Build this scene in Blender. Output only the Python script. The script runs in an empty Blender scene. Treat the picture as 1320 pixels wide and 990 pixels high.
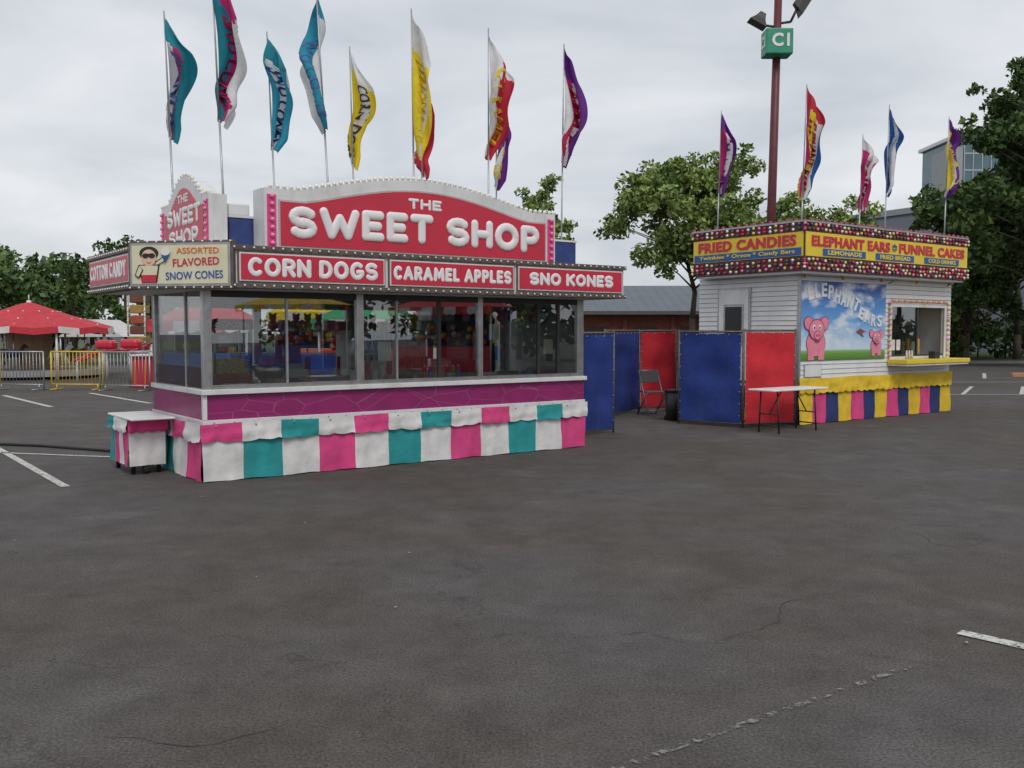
import bpy, math, random
import numpy as np
from mathutils import Vector, Matrix
scene=bpy.context.scene
R=math.radians

# ---------------------------------------------------------------- materials
MC={}
def mk(name,col,rough=.5,metal=0.0,var=.10,scale=6.0,bump=0.0,dirt=0.0,coat=0.0):
    if name in MC: return MC[name]
    m=bpy.data.materials.new(name); m.use_nodes=True
    nt=m.node_tree; N=nt.nodes; L=nt.links
    b=N['Principled BSDF']
    tc=N.new('ShaderNodeTexCoord')
    no=N.new('ShaderNodeTexNoise'); no.inputs['Scale'].default_value=scale; no.inputs['Detail'].default_value=2
    L.new(tc.outputs['Object'],no.inputs['Vector'])
    mr=N.new('ShaderNodeMapRange'); mr.inputs['From Min'].default_value=.3; mr.inputs['From Max'].default_value=.7
    mr.inputs['To Min'].default_value=1-var; mr.inputs['To Max'].default_value=1+var
    L.new(no.outputs['Fac'],mr.inputs['Value'])
    mx=N.new('ShaderNodeMix'); mx.data_type='RGBA'; mx.blend_type='MULTIPLY'; mx.inputs[0].default_value=1
    mx.inputs[6].default_value=(*col,1)
    L.new(mr.outputs[0],mx.inputs[7])
    out=mx.outputs[2]
    if dirt>0:
        n2=N.new('ShaderNodeTexNoise'); n2.inputs['Scale'].default_value=2.3; n2.inputs['Detail'].default_value=5; n2.inputs['Roughness'].default_value=.7
        mp=N.new('ShaderNodeMapping'); mp.inputs['Scale'].default_value=(1.6,1.6,.5)
        L.new(tc.outputs['Object'],mp.inputs[0]); L.new(mp.outputs[0],n2.inputs['Vector'])
        r2=N.new('ShaderNodeMapRange'); r2.inputs['From Min'].default_value=.5; r2.inputs['From Max'].default_value=.75; r2.inputs['To Max'].default_value=dirt
        L.new(n2.outputs['Fac'],r2.inputs['Value'])
        m2=N.new('ShaderNodeMix'); m2.data_type='RGBA'; m2.inputs[7].default_value=(.10,.085,.07,1)
        L.new(r2.outputs[0],m2.inputs[0]); L.new(out,m2.inputs[6]); out=m2.outputs[2]
    L.new(out,b.inputs['Base Color'])
    b.inputs['Roughness'].default_value=rough; b.inputs['Metallic'].default_value=metal
    if bump:
        bp=N.new('ShaderNodeBump'); bp.inputs['Strength'].default_value=bump; bp.inputs['Distance'].default_value=.02
        n3=N.new('ShaderNodeTexNoise'); n3.inputs['Scale'].default_value=scale*3; n3.inputs['Detail'].default_value=2
        L.new(tc.outputs['Object'],n3.inputs['Vector']); L.new(n3.outputs['Fac'],bp.inputs['Height']); L.new(bp.outputs[0],b.inputs['Normal'])
    MC[name]=m; return m
def cloth(name,col,trans=0.0):
    if name in MC: return MC[name]
    m=mk(name,col,.85,0,.12,5,.35,.15)
    if trans<=0: return m
    nt=m.node_tree; N=nt.nodes; L=nt.links
    b=N['Principled BSDF']; o=N['Material Output']
    t=N.new('ShaderNodeBsdfTranslucent'); t.inputs[0].default_value=(*col,1)
    ms=N.new('ShaderNodeMixShader'); ms.inputs[0].default_value=trans
    L.new(b.outputs[0],ms.inputs[1]); L.new(t.outputs[0],ms.inputs[2]); L.new(ms.outputs[0],o.inputs[0])
    return m
WHITE=mk('white_paint',(.76,.76,.75),.45,0,.06,4,0,.25)
PANW=mk('white_trim',(.70,.70,.70),.4,0,.05,4,0,.28)
RED=mk('sign_red',(.56,.024,.055),.35,0,.06,3,0,.06)
LETW=mk('letter_white',(.80,.77,.77),.4,0,.03,3,0,.05)
PINK=mk('pink_strip',(.72,.06,.25),.4)
CHROME=mk('brushed_steel',(.50,.50,.50),.30,.9,.15,9,0,.2)
STEEL=mk('galvanised_steel',(.42,.43,.44),.45,.7,.15,12)
DARK=mk('dark_frame',(.035,.033,.035),.4)
BROWN=mk('aged_trim',(.13,.10,.085),.5,.2,.3,14,0,.3)
BLUEBOX=mk('roof_box_blue',(.025,.05,.19),.45,0,.2,8,0,.25)
BULB=mk('bulb_glass',(.82,.80,.74),.15,0,.05)
BULBP=mk('bulb_pink',(.85,.25,.4),.2)
BULBY=mk('bulb_yellow',(.75,.6,.2),.2)
MAROON=mk('maroon_paint',(.12,.022,.03),.5,.1,.15,8,0,.15)
BLACK=mk('black_plastic',(.02,.02,.022),.45)
RUB=mk('rubber',(.018,.018,.018),.8)
CREAM=mk('cream_panel',(.72,.67,.47),.4,0,.05,4,0,.1)
SKIN=mk('cartoon_skin',(.75,.5,.35),.5)
ORANGE=mk('sign_orange',(.70,.18,.02),.45)
BLUET=mk('sign_blue',(.02,.10,.35),.45)
YEL=mk('sign_yellow',(.80,.60,.04),.4,0,.05,3,0,.08)
PINKE=mk('cartoon_pink',(.80,.25,.35),.5)
GREY=mk('interior_grey',(.30,.30,.31),.5)
c_white=cloth('cloth_white',(.68,.67,.66))
c_pink=cloth('cloth_pink',(.66,.06,.22))
c_teal=cloth('cloth_teal',(.02,.28,.29))
c_yel=cloth('cloth_yellow',(.74,.50,.03))
c_blue=cloth('cloth_navy',(.02,.035,.14))
f_white=cloth('flag_white',(.78,.78,.78),.35)
f_teal=cloth('flag_teal',(.015,.25,.32),.35)
f_cyan=cloth('flag_cyan',(.03,.33,.47),.35)
f_mag=cloth('flag_magenta',(.55,.03,.18),.35)
f_yel=cloth('flag_yellow',(.84,.66,.03),.35)
f_red=cloth('flag_red',(.58,.03,.06),.35)
f_pur=cloth('flag_purple',(.16,.025,.26),.35)
f_blue=cloth('flag_blue',(.02,.12,.38),.35)
p_blue=cloth('tarp_blue',(.012,.035,.20))
p_red=cloth('tarp_red',(.55,.018,.03))

def glass(name,refl=.35,tint=(.86,.9,.9)):
    m=bpy.data.materials.new(name); m.use_nodes=True
    nt=m.node_tree; N=nt.nodes; L=nt.links; N.remove(N['Principled BSDF'])
    o=N['Material Output']; t=N.new('ShaderNodeBsdfTransparent'); t.inputs[0].default_value=(*tint,1)
    g=N.new('ShaderNodeBsdfGlossy'); g.inputs['Roughness'].default_value=.0
    lw=N.new('ShaderNodeLayerWeight'); lw.inputs[0].default_value=refl
    mr=N.new('ShaderNodeMapRange'); mr.inputs['To Min'].default_value=.13; mr.inputs['To Max'].default_value=.6
    L.new(lw.outputs['Fresnel'],mr.inputs[0])
    ms=N.new('ShaderNodeMixShader'); L.new(mr.outputs[0],ms.inputs[0]); L.new(t.outputs[0],ms.inputs[1]); L.new(g.outputs[0],ms.inputs[2]); L.new(ms.outputs[0],o.inputs[0])
    MC[name]=m; return m
GLASS=glass('window_glass',.3,(.78,.81,.81))

def magenta_mat():
    m=mk('magenta_laminate',(.27,.022,.13),.35,0,.1,3)
    N=m.node_tree.nodes; L=m.node_tree.links; b=N['Principled BSDF']
    src=b.inputs['Base Color'].links[0].from_socket
    tc=N.new('ShaderNodeTexCoord'); v=N.new('ShaderNodeTexVoronoi'); v.feature='DISTANCE_TO_EDGE'; v.inputs['Scale'].default_value=2.6
    mp=N.new('ShaderNodeMapping'); mp.inputs['Scale'].default_value=(.8,.8,1.6); mp.inputs['Rotation'].default_value=(0,.6,0)
    L.new(tc.outputs['Object'],mp.inputs[0]); L.new(mp.outputs[0],v.inputs['Vector'])
    r=N.new('ShaderNodeMapRange'); r.inputs['From Min'].default_value=.0; r.inputs['From Max'].default_value=.012; r.inputs['To Min'].default_value=.6; r.inputs['To Max'].default_value=0
    L.new(v.outputs['Distance'],r.inputs[0])
    x=N.new('ShaderNodeMix'); x.data_type='RGBA'; x.inputs[7].default_value=(.5,.2,.35,1)
    L.new(r.outputs[0],x.inputs[0]); L.new(src,x.inputs[6]); L.new(x.outputs[2],b.inputs['Base Color'])
    return m
MAG=magenta_mat()

# ---------------------------------------------------------------- builders
def empty(name,loc=(0,0,0),rz=0):
    e=bpy.data.objects.new(name,None); e.location=loc; e.rotation_euler=(0,0,rz); e.empty_display_size=.3
    scene.collection.objects.link(e); return e
def meshobj(name,parent,verts,faces,mats,mi=None,smooth=False):
    me=bpy.data.meshes.new(name); me.from_pydata([tuple(v) for v in verts],[],[tuple(f) for f in faces])
    if not isinstance(mats,(list,tuple)): mats=[mats]
    for m in mats: me.materials.append(m)
    if mi is not None: me.polygons.foreach_set('material_index',mi)
    if smooth: me.polygons.foreach_set('use_smooth',[True]*len(me.polygons))
    me.update()
    o=bpy.data.objects.new(name,me); scene.collection.objects.link(o)
    if parent: o.parent=parent
    return o
def bev(o,w):
    m=o.modifiers.new('b','BEVEL'); m.width=w; m.segments=2; m.limit_method='ANGLE'; return o
def box(name,parent,x0,x1,y0,y1,z0,z1,mat,b=0):
    v=[(x,y,z) for z in (z0,z1) for y in (y0,y1) for x in (x0,x1)]
    f=[(0,2,3,1),(4,5,7,6),(0,1,5,4),(2,6,7,3),(0,4,6,2),(1,3,7,5)]
    o=meshobj(name,parent,v,f,mat)
    if b: bev(o,b)
    return o
def prism_z(name,parent,pts,z0,z1,mat):
    n=len(pts); v=[(x,y,z0) for x,y in pts]+[(x,y,z1) for x,y in pts]
    f=[tuple(range(n-1,-1,-1)),tuple(range(n,2*n))]+[(i,(i+1)%n,n+(i+1)%n,n+i) for i in range(n)]
    return meshobj(name,parent,v,f,mat)
def prism_y(name,parent,pts,y0,y1,mat):
    n=len(pts); v=[(x,y0,z) for x,z in pts]+[(x,y1,z) for x,z in pts]
    f=[tuple(range(n)),tuple(range(2*n-1,n-1,-1))]+[(i,n+i,n+(i+1)%n,(i+1)%n) for i in range(n)]
    return meshobj(name,parent,v,f,mat)
def prism_x(name,parent,pts,x0,x1,mat):
    n=len(pts); v=[(x0,y,z) for y,z in pts]+[(x1,y,z) for y,z in pts]
    f=[tuple(range(n)),tuple(range(2*n-1,n-1,-1))]+[(i,n+i,n+(i+1)%n,(i+1)%n) for i in range(n)]
    return meshobj(name,parent,v,f,mat)
def tube_data(segs,sides):
    V=[];F=[]
    for s in segs:
        p=Vector(s[0]);q=Vector(s[1]);r0=s[2];r1=s[3] if len(s)>3 else r0
        d=(q-p)
        if d.length<1e-6: continue
        d.normalize(); up=Vector((0,0,1)) if abs(d.z)<.9 else Vector((1,0,0))
        a=d.cross(up).normalized(); b=d.cross(a)
        k=len(V)
        for c,r in ((p,r0),(q,r1)):
            for i in range(sides):
                t=2*math.pi*i/sides; V.append(c+a*math.cos(t)*r+b*math.sin(t)*r)
        for i in range(sides): F.append((k+i,k+(i+1)%sides,k+sides+(i+1)%sides,k+sides+i))
        F.append(tuple(k+i for i in range(sides-1,-1,-1))); F.append(tuple(k+sides+i for i in range(sides)))
    return V,F
def tubes(name,parent,segs,mat,sides=8,smooth=True):
    V,F=tube_data(segs,sides); return meshobj(name,parent,V,F,mat,smooth=smooth)
def sphere_data(n=6,m=8):
    V=[(0,0,1)]
    for i in range(1,n):
        for j in range(m):
            a=math.pi*i/n;b=2*math.pi*j/m; V.append((math.sin(a)*math.cos(b),math.sin(a)*math.sin(b),math.cos(a)))
    V.append((0,0,-1)); F=[]
    for j in range(m): F.append((0,1+j,1+(j+1)%m))
    for i in range(n-2):
        for j in range(m):
            a=1+i*m;F.append((a+j,a+m+j,a+m+(j+1)%m,a+(j+1)%m))
    a=1+(n-2)*m
    for j in range(m): F.append((a+j,len(V)-1,a+(j+1)%m))
    return V,F
SV,SF=sphere_data(5,7); SV2,SF2=sphere_data(8,14)
def bulbs(name,parent,pts,r,mat):
    V=[];F=[]
    for p in pts:
        k=len(V)
        V+=[(p[0]+r*v[0],p[1]+r*v[1],p[2]+r*v[2]) for v in SV]; F+=[tuple(k+i for i in f) for f in SF]
    return meshobj(name,parent,V,F,mat,smooth=True)
def lerp(a,b,t): return a+(b-a)*t
def line_pts(p,q,step):
    d=math.dist(p,q); n=max(1,int(round(d/step)))
    return [tuple(lerp(p[k],q[k],i/n) for k in range(3)) for i in range(n+1)]
TC={}
def tmesh(body,bold=.02):
    key=(body,bold)
    if key in TC: return TC[key]
    cu=bpy.data.curves.new('tmp','FONT'); cu.body=body; cu.extrude=.5; cu.offset=bold; cu.resolution_u=3
    cu.space_character=1.0+bold*2.2
    o=bpy.data.objects.new('tmp',cu); scene.collection.objects.link(o)
    bpy.context.view_layer.update()
    dg=bpy.context.evaluated_depsgraph_get()
    me=bpy.data.meshes.new_from_object(o.evaluated_get(dg))
    V=np.array([v.co[:] for v in me.vertices]); F=[tuple(p.vertices) for p in me.polygons]
    bpy.data.objects.remove(o); bpy.data.curves.remove(cu); bpy.data.meshes.remove(me)
    mn=V[:,:2].min(0); mxx=V[:,:2].max(0); asp=(mxx-mn)
    V[:,:2]=(V[:,:2]-mn)/(mxx-mn)-.5
    TC[key]=(V,F,asp); return TC[key]
def text(parent,name,body,c,W,H,mat,rz=0,tilt=0,bold=.02,th=.012):
    V,F,_=tmesh(body,bold); V=V.copy(); V[:,0]*=W; V[:,1]*=H; V[:,2]*=th
    o=meshobj(name,parent,V,F,mat)
    o.matrix_local=Matrix.Translation(c)@Matrix.Rotation(rz,4,'Z')@Matrix.Rotation(R(90),4,'X')@Matrix.Rotation(tilt,4,'Z')
    return o
def arcp(cx,cy,rx,ry,a0,a1,n=10): return [(cx+rx*math.cos(R(lerp(a0,a1,i/n))),cy+ry*math.sin(R(lerp(a0,a1,i/n)))) for i in range(n+1)]
GL={'S':(.60,[arcp(.5,.74,.5,.26,35,270,8)+arcp(.5,.25,.5,.26,90,-145,8)]),
'W':(1.02,[[(0,1),(.24,0),(.5,.75),(.76,0),(1,1)]]),'E':(.48,[[(1,1),(0,1),(0,0),(1,0)],[(0,.5),(.85,.5)]]),
'T':(.56,[[(0,1),(1,1)],[(.5,1),(.5,0)]]),'H':(.58,[[(0,0),(0,1)],[(1,0),(1,1)],[(0,.5),(1,.5)]]),
'O':(.72,[arcp(.5,.5,.5,.5,0,360,18)]),'P':(.52,[[(0,0),(0,1),(.55,1)]+arcp(.55,.71,.45,.29,90,-90,7)+[(0,.42)]]),
'C':(.62,[arcp(.55,.5,.55,.5,50,310,12)]),'R':(.56,[[(0,0),(0,1),(.55,1)]+arcp(.55,.73,.45,.27,90,-90,7)+[(0,.46)],[(.5,.46),(1,0)]]),
'N':(.62,[[(0,0),(0,1),(1,0),(1,1)]]),'D':(.60,[[(0,0),(0,1),(.4,1)]+arcp(.4,.5,.6,.5,90,-90,9)+[(0,0)]]),
'G':(.68,[arcp(.52,.5,.52,.5,50,330,12)+[(1,.42),(.6,.42)]]),'A':(.72,[[(0,0),(.5,1),(1,0)],[(.18,.32),(.82,.32)]]),
'M':(.86,[[(0,0),(.08,1),(.5,.25),(.92,1),(1,0)]]),'L':(.44,[[(0,1),(0,0),(1,0)]]),'K':(.58,[[(0,0),(0,1)],[(1,1),(0,.4)],[(.3,.58),(1,0)]]),
'Y':(.60,[[(0,1),(.5,.45),(1,1)],[(.5,.45),(.5,0)]])}
def sword(par,name,body,xc,y,zc,W,H,rf,mat,depth=.35,rz=0,gapf=.10,amp=0):
    r=rf*H; ws=[.35 if c==' ' else GL[c][0]+2*rf for c in body]; tot=sum(ws)+gapf*(len(body)-1)
    k=W/(tot); V=[];F=[]; x=-W/2
    for c,w in zip(body,ws):
        ww=w*k
        if c!=' ':
            gw=ww-2*r; gh=H-2*r; dz=amp*math.sin(math.pi*((x+ww/2)/W+.5))
            for pl in GL[c][1]:
                P=[Vector((x+r+px*gw,0,-H/2+r+pz*gh+dz)) for px,pz in pl]
                tv,tf=tube_data([(P[i],P[i+1],r) for i in range(len(P)-1)],12); kk=len(V); V+=tv; F+=[tuple(kk+i for i in f) for f in tf if len(f)==4]
                for p in P:
                    kk=len(V); V+=[Vector((p.x+r*v[0],p.y+r*v[1],p.z+r*v[2])) for v in SV2]; F+=[tuple(kk+i for i in f) for f in SF2]
        x+=ww+gapf*k
    V=[(v.x,v.y*depth,v.z) for v in V]
    o=meshobj(name,par,V,F,mat,smooth=True); o.matrix_local=Matrix.Translation((xc,y,zc))@Matrix.Rotation(rz,4,'Z'); return o
def ell(cx,cz,rx,rz,n=20,a0=0,rot=0):
    out=[]
    for i in range(n):
        t=2*math.pi*i/n+a0; x=rx*math.cos(t); z=rz*math.sin(t)
        out.append((cx+x*math.cos(rot)-z*math.sin(rot),cz+x*math.sin(rot)+z*math.cos(rot)))
    return out
def skirt(name,parent,p0,p1,z0,z1,n,cols,off=0,flare=.02,scal=0,seed=0):
    r=random.Random(seed); dx=p1[0]-p0[0]; dy=p1[1]-p0[1]; Ln=math.hypot(dx,dy); ux,uy=dx/Ln,dy/Ln; nx,ny=uy,-ux
    per=12; cnt=n*per; rows=8; V=[];F=[];MI=[]
    ph=[r.uniform(0,6.28) for _ in range(6)]
    for j in range(rows+1):
        v=j/rows
        for i in range(cnt+1):
            s=i/cnt; x=s*Ln
            zb=z0
            if scal: zb=z0+scal*(1-abs(math.sin(math.pi*s*n*2+ph[5]*.1)))-scal*.5+.006*math.sin(x*9+ph[2])
            zt=z1+.007*math.sin(x*4+ph[4])
            z=lerp(zt,zb,v)
            w=(.008*math.sin(x*17+ph[0]+v*1.5)+.011*math.sin(x*6.3+ph[1]-v*3)+.006*math.sin(x*37+ph[2]+v*4)+.006*math.sin(v*9+x*5+ph[3]))*(.25+.75*v)
            d=off+flare*v+w
            V.append((p0[0]+ux*x+nx*d,p0[1]+uy*x+ny*d,z+.004*math.sin(x*11+ph[3])*v))
    for j in range(rows):
        for i in range(cnt):
            a=j*(cnt+1)+i; F.append((a,a+cnt+1,a+cnt+2,a+1)); MI.append((i//per)%len(cols))
    return meshobj(name,parent,V,F,cols,MI,True)

# flags: limp feather banners folded round themselves --------------
def flag(name,X,Y,zbase,ztop,zbot,bands,txt=None,txtmat=None,width=.5,face=0.0,seed=0,lean=0.0,top=None):
    r=random.Random(seed*7+3); e=empty(name,(X,Y,0))
    H=ztop-zbot; ph=r.uniform(0,6.28); tw=r.uniform(.5,.9)*r.choice((-1,1)); A=r.uniform(1.85,2.15); k=r.uniform(1.0,1.3)
    sway=r.uniform(.02,.05)*r.choice((-1,1,1)); p2=r.uniform(0,6.28); p3=r.uniform(0,6.28)
    def leanx(z): return lean*(z-zbase)
    tubes('pole',e,[((0,0,zbase),(leanx(zbot),0,zbot),.014,.012),((leanx(zbot),0,zbot),(leanx(ztop+.03),0,ztop+.03),.012,.008)],STEEL,6)
    NU=40
    def mp(u,v,dn=0):
        w=width*(.20+.80*min(1,v/.26)**.7)*(1-.50*max(0,v-.88)/.12)*(1+.14*math.sin(8*v+p2))
        aa=A*(.70+.30*v)
        th0=face+.5*math.sin(v*5.2+ph)
        x=y=0; n=max(1,int(u*NU+.5)); th=th0
        for i in range(n):
            uu=(i+.5)/n*u
            th=th0+aa*math.sin(2*math.pi*(k*uu+tw*v)+ph+.3*math.sin(9*v+p3))
            x+=math.cos(th)*u*w/n; y+=math.sin(th)*u*w/n
        z=ztop-v*H - u*(.09*H*(1-v)**2+ .05*H)+.016*math.sin(13*v+7*u+ph)
        x+=leanx(z)+.01+sway*math.sin(math.pi*v*1.3)*v
        return (x-math.sin(th)*dn,y+math.cos(th)*dn,z)
    nu,nv=28,44; V=[];F=[];MI=[]
    for j in range(nv+1):
        for i in range(nu+1): V.append(mp(i/nu,j/nv))
    mats=[b[1] for b in bands]+([top] if top else [])
    for j in range(nv):
        for i in range(nu):
            a=j*(nu+1)+i; F.append((a,a+nu+1,a+nu+2,a+1))
            vv=(j+.5)/nv; q=(i+.5)/nu+.22*(vv-.5); kx=len(bands)-1
            for bi,b in enumerate(bands):
                if q<b[0]: kx=bi;break
            if top and vv<.17+.15*(i/nu): kx=len(bands)
            MI.append(kx)
    meshobj('cloth',e,V,F,mats,MI,True)
    if txt:
        TV,TF,asp=tmesh(txt,.03); uc=.42; uh=.36; W=[]
        for x,y,z in TV:
            v=.60+x*.62; u=uc+y*uh-.10*(v-.5)
            W.append(mp(min(1,max(0,u)),v,z*.014))
        meshobj('lettering',e,W,TF,txtmat,None,False)
    return e

# ---------------------------------------------------------------- ground
def asphalt():
    m=bpy.data.materials.new('asphalt'); m.use_nodes=True; N=m.node_tree.nodes; L=m.node_tree.links; b=N['Principled BSDF']
    tc=N.new('ShaderNodeTexCoord')
    def noise(sc,det=4,ro=.6,src=None):
        n=N.new('ShaderNodeTexNoise'); n.inputs['Scale'].default_value=sc; n.inputs['Detail'].default_value=det; n.inputs['Roughness'].default_value=ro
        L.new(src or tc.outputs['Object'],n.inputs['Vector']); return n.outputs['Fac']
    def mr(f,a,b_,c,d):
        r=N.new('ShaderNodeMapRange'); r.inputs[1].default_value=a; r.inputs[2].default_value=b_; r.inputs[3].default_value=c; r.inputs[4].default_value=d; L.new(f,r.inputs[0]); return r.outputs[0]
    def mul(a,bb):
        x=N.new('ShaderNodeMath'); x.operation='MULTIPLY'; L.new(a,x.inputs[0]); L.new(bb,x.inputs[1]); return x.outputs[0]
    bigf=noise(.30,3,.62)
    big=mr(bigf,.32,.68,.78,1.22)
    med=mr(noise(2.3,5,.78),.32,.68,.80,1.24)
    fine=mr(noise(75,2,.85),.3,.7,.42,1.65)
    dn=N.new('ShaderNodeTexNoise'); dn.inputs['Scale'].default_value=1.6; dn.inputs['Detail'].default_value=5; dn.inputs['Roughness'].default_value=.7; L.new(tc.outputs['Object'],dn.inputs['Vector'])
    mx=N.new('ShaderNodeMix'); mx.data_type='RGBA'; mx.blend_type='ADD'; mx.inputs[0].default_value=.9; L.new(tc.outputs['Object'],mx.inputs[6]); L.new(dn.outputs['Color'],mx.inputs[7])
    def crackset(scale,width,m0,m1):
        vc=N.new('ShaderNodeTexVoronoi'); vc.feature='DISTANCE_TO_EDGE'; vc.inputs['Scale'].default_value=scale; L.new(mx.outputs[2],vc.inputs['Vector'])
        return mul(mr(vc.outputs['Distance'],.0,width,1,0),mr(bigf,m0,m1,0,1))
    c1=crackset(.34,.0050,.42,.55); c2=crackset(1.05,.010,.56,.44)
    crk=mul(mr(c1,0,1,1,.62),mr(c2,0,1,1,.76))
    st=mr(noise(.9,3,.6),.55,.72,1,1.25)
    v=mul(mul(mul(big,med),fine),mul(crk,st))
    hue=N.new('ShaderNodeMix'); hue.data_type='RGBA'; hue.inputs[6].default_value=(.073,.068,.068,1); hue.inputs[7].default_value=(.086,.074,.065,1); L.new(mr(bigf,.4,.62,1,0),hue.inputs[0])
    c=N.new('ShaderNodeMix'); c.data_type='RGBA'; c.blend_type='MULTIPLY'; c.inputs[0].default_value=1; L.new(hue.outputs[2],c.inputs[6]); L.new(v,c.inputs[7])
    L.new(c.outputs[2],b.inputs['Base Color']); b.inputs['Roughness'].default_value=.9; b.inputs['Specular IOR Level'].default_value=.25
    return m
ASP=asphalt()
meshobj('parking_lot_ground',None,[(-400,-60,0),(400,-60,0),(400,700,0),(-400,700,0)],[(0,1,2,3)],ASP)
CRK=mk('crack_tar',(.034,.031,.030),.95,0,.2,20)
g=random.Random(77); V=[];F=[]
def crackline(x,y,a,n,st,w):
    px,py=x,y
    for i in range(n):
        a+=g.uniform(-.6,.6); ww=w*(.3+.7*math.sin(math.pi*min(.98,(i+.5)/n)))*g.uniform(.5,1.3)
        nx,ny=-math.sin(a)*ww,math.cos(a)*ww
        V.append((px-nx,py-ny,.003)); V.append((px+nx,py+ny,.003)); k=len(V)-2
        if i: F.append((k-2,k,k+1,k-1))
        px+=math.cos(a)*st*g.uniform(.6,1.3); py+=math.sin(a)*st*g.uniform(.6,1.3)
for (x,y,a,n) in ((-3.6,5.6,-.2,40),(1.9,5.2,1.2,26),(3.6,7.6,2.9,40),(5.0,9.5,.6,40),(2.6,3.6,1.9,18),(-1.6,3.6,.4,16)):
    crackline(x,y,a,n,.06,.0026)
meshobj('ground_cracks',None,V,F,CRK)
def paintmat(nm,wear,col=(.55,.54,.51)):
    m=bpy.data.materials.new(nm); m.use_nodes=True; N=m.node_tree.nodes; L=m.node_tree.links; b=N['Principled BSDF']; o=N['Material Output']
    tc=N.new('ShaderNodeTexCoord'); n=N.new('ShaderNodeTexNoise'); n.inputs['Scale'].default_value=22; n.inputs['Detail'].default_value=6; n.inputs['Roughness'].default_value=.75; L.new(tc.outputs['Object'],n.inputs['Vector'])
    r=N.new('ShaderNodeMapRange'); r.inputs[1].default_value=wear-.05; r.inputs[2].default_value=wear+.05; L.new(n.outputs['Fac'],r.inputs[0])
    b.inputs['Base Color'].default_value=(*col,1); b.inputs['Roughness'].default_value=.8
    t=N.new('ShaderNodeBsdfTransparent'); ms=N.new('ShaderNodeMixShader'); L.new(r.outputs[0],ms.inputs[0]); L.new(t.outputs[0],ms.inputs[1]); L.new(b.outputs[0],ms.inputs[2]); L.new(ms.outputs[0],o.inputs[0]); return m
LINE=paintmat('road_paint',.43); FAINT=paintmat('worn_road_paint',.55,(.24,.23,.22)); ORL=paintmat('orange_mark',.45,(.6,.12,.04))
lines=empty('painted_parking_lines')
def stripe(p,q,w,mat,nm='line',z=.007):
    p=Vector((*p,z));q=Vector((*q,z)); d=(q-p).normalized(); n=Vector((-d.y,d.x,0))*w/2
    meshobj(nm,lines,[p-n,q-n,q+n,p+n],[(0,1,2,3)],mat)
stripe((-9.6,16.05),(-4.6,9.56),.09,LINE)
stripe((-10,13.1),(-5.08,11.85),.07,LINE)
stripe((-11.0,24.3),(-8.07,20.8),.12,LINE); stripe((-12.75,23.4),(-9.79,19.8),.12,LINE); stripe((-16,24.3),(-13.5,20.8),.12,LINE)
stripe((2.38,4.89),(3.6,3.62),.09,LINE)
stripe((.3,3.28),(1.94,4.41),.035,FAINT)
stripe((-5.35,8.9),(-4.9,8.85),.04,ORL); stripe((-5.0,8.9),(-5.05,8.65),.03,ORL)
for i in range(9):
    x=11.5+i*1.5; stripe((x,23.8),(x+1.9,27.2),.1,LINE)
stripe((10.5,23.7),(26,23.9),.1,LINE,z=.011); stripe((11.5,29.6),(30,29.9),.1,LINE)
for i in range(6): stripe((14+i*2.2,32),(16+i*2.2,36),.12,LINE)
LT=[mk('paper_scrap',(.35,.35,.33),.8),mk('leaf_scrap',(.10,.07,.03),.8)]
g=random.Random(12); V=[];F=[];MI=[]
for i in range(80):
    x=g.uniform(-6,6); y=g.uniform(3,16); s=g.uniform(.004,.012); a=g.uniform(0,6)
    k_=len(V)
    for q in range(4): V.append((x+s*math.cos(a+q*1.57)*(1.5 if q%2 else 1),y+s*math.sin(a+q*1.57),.008+.005*(q%2)))
    F.append((k_,k_+1,k_+2,k_+3)); MI.append(0 if g.random()<.25 else 1)
meshobj('ground_litter',None,V,F,LT,MI)

GRASS=mk('grass',(.055,.085,.025),.9,0,.35,3,.6)
CONC=mk('concrete',(.30,.29,.27),.8,0,.12,4,.3)
kb=empty('kerb')
box('kerb_stone',kb,9,90,47,47.25,-.05,.14,CONC,.02)
box('kerb_stone_island',kb,17.8,24,33.2,33.4,-.05,.14,mk('kerb_orange',(.45,.22,.12),.8),.02)
meshobj('grass_verge',None,[(9,47.25,.12),(90,47.25,.12),(90,80,.3),(9,80,.3)],[(0,1,2,3)],GRASS)
meshobj('grass_field',None,[(-120,58,.02),(6,58,.02),(6,140,.02),(-120,140,.02)],[(0,1,2,3)],GRASS)

# ================================================================= SWEET SHOP
ANG=math.atan2(.595,.804)
SS=empty('sweet_shop_concession_trailer',(-3.26,9.86,0),ANG)
LN=5.3; DP=1.85
box('chassis',SS,.05,LN-.05,.06,DP-.05,.18,.6,DARK)
box('floor',SS,.03,LN-.03,.05,DP-.03,.60,.64,STEEL)
box('lower_wall_front',SS,0,LN,0,.04,.645,.93,MAG)
box('lower_wall_side',SS,0,.04,.042,DP,.645,.93,MAG)
box('lower_wall_back',SS,.042,LN,DP-.04,DP,.645,1.0,WHITE)
box('lower_wall_right',SS,LN-.04,LN,.042,DP-.042,.645,2.05,WHITE)
box('trim_low_front',SS,-.02,LN+.01,-.02,.02,.60,.66,PANW,.004)
box('trim_low_side',SS,-.022,.02,.022,DP,.60,.66,PANW,.004)
box('trim_top_front',SS,-.03,LN+.02,-.05,.10,.93,.985,PANW,.006)
box('trim_top_side',SS,-.032,.08,.102,DP,.93,.985,PANW,.006)
box('corner_strip',SS,-.014,.03,-.014,.03,.665,.925,PANW)
bulbs('rivets',SS,[(x,-.022,.63) for x in np.arange(.1,5.3,.22)],.008,STEEL)
def post(s,w=.09,m=CHROME): box('window_post',SS,s-w/2,s+w/2,.0,.07,.985,2.04,m,.006)
post(.05,.10); post(1.85,.09); post(3.56,.07); post(5.24,.11)
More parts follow.
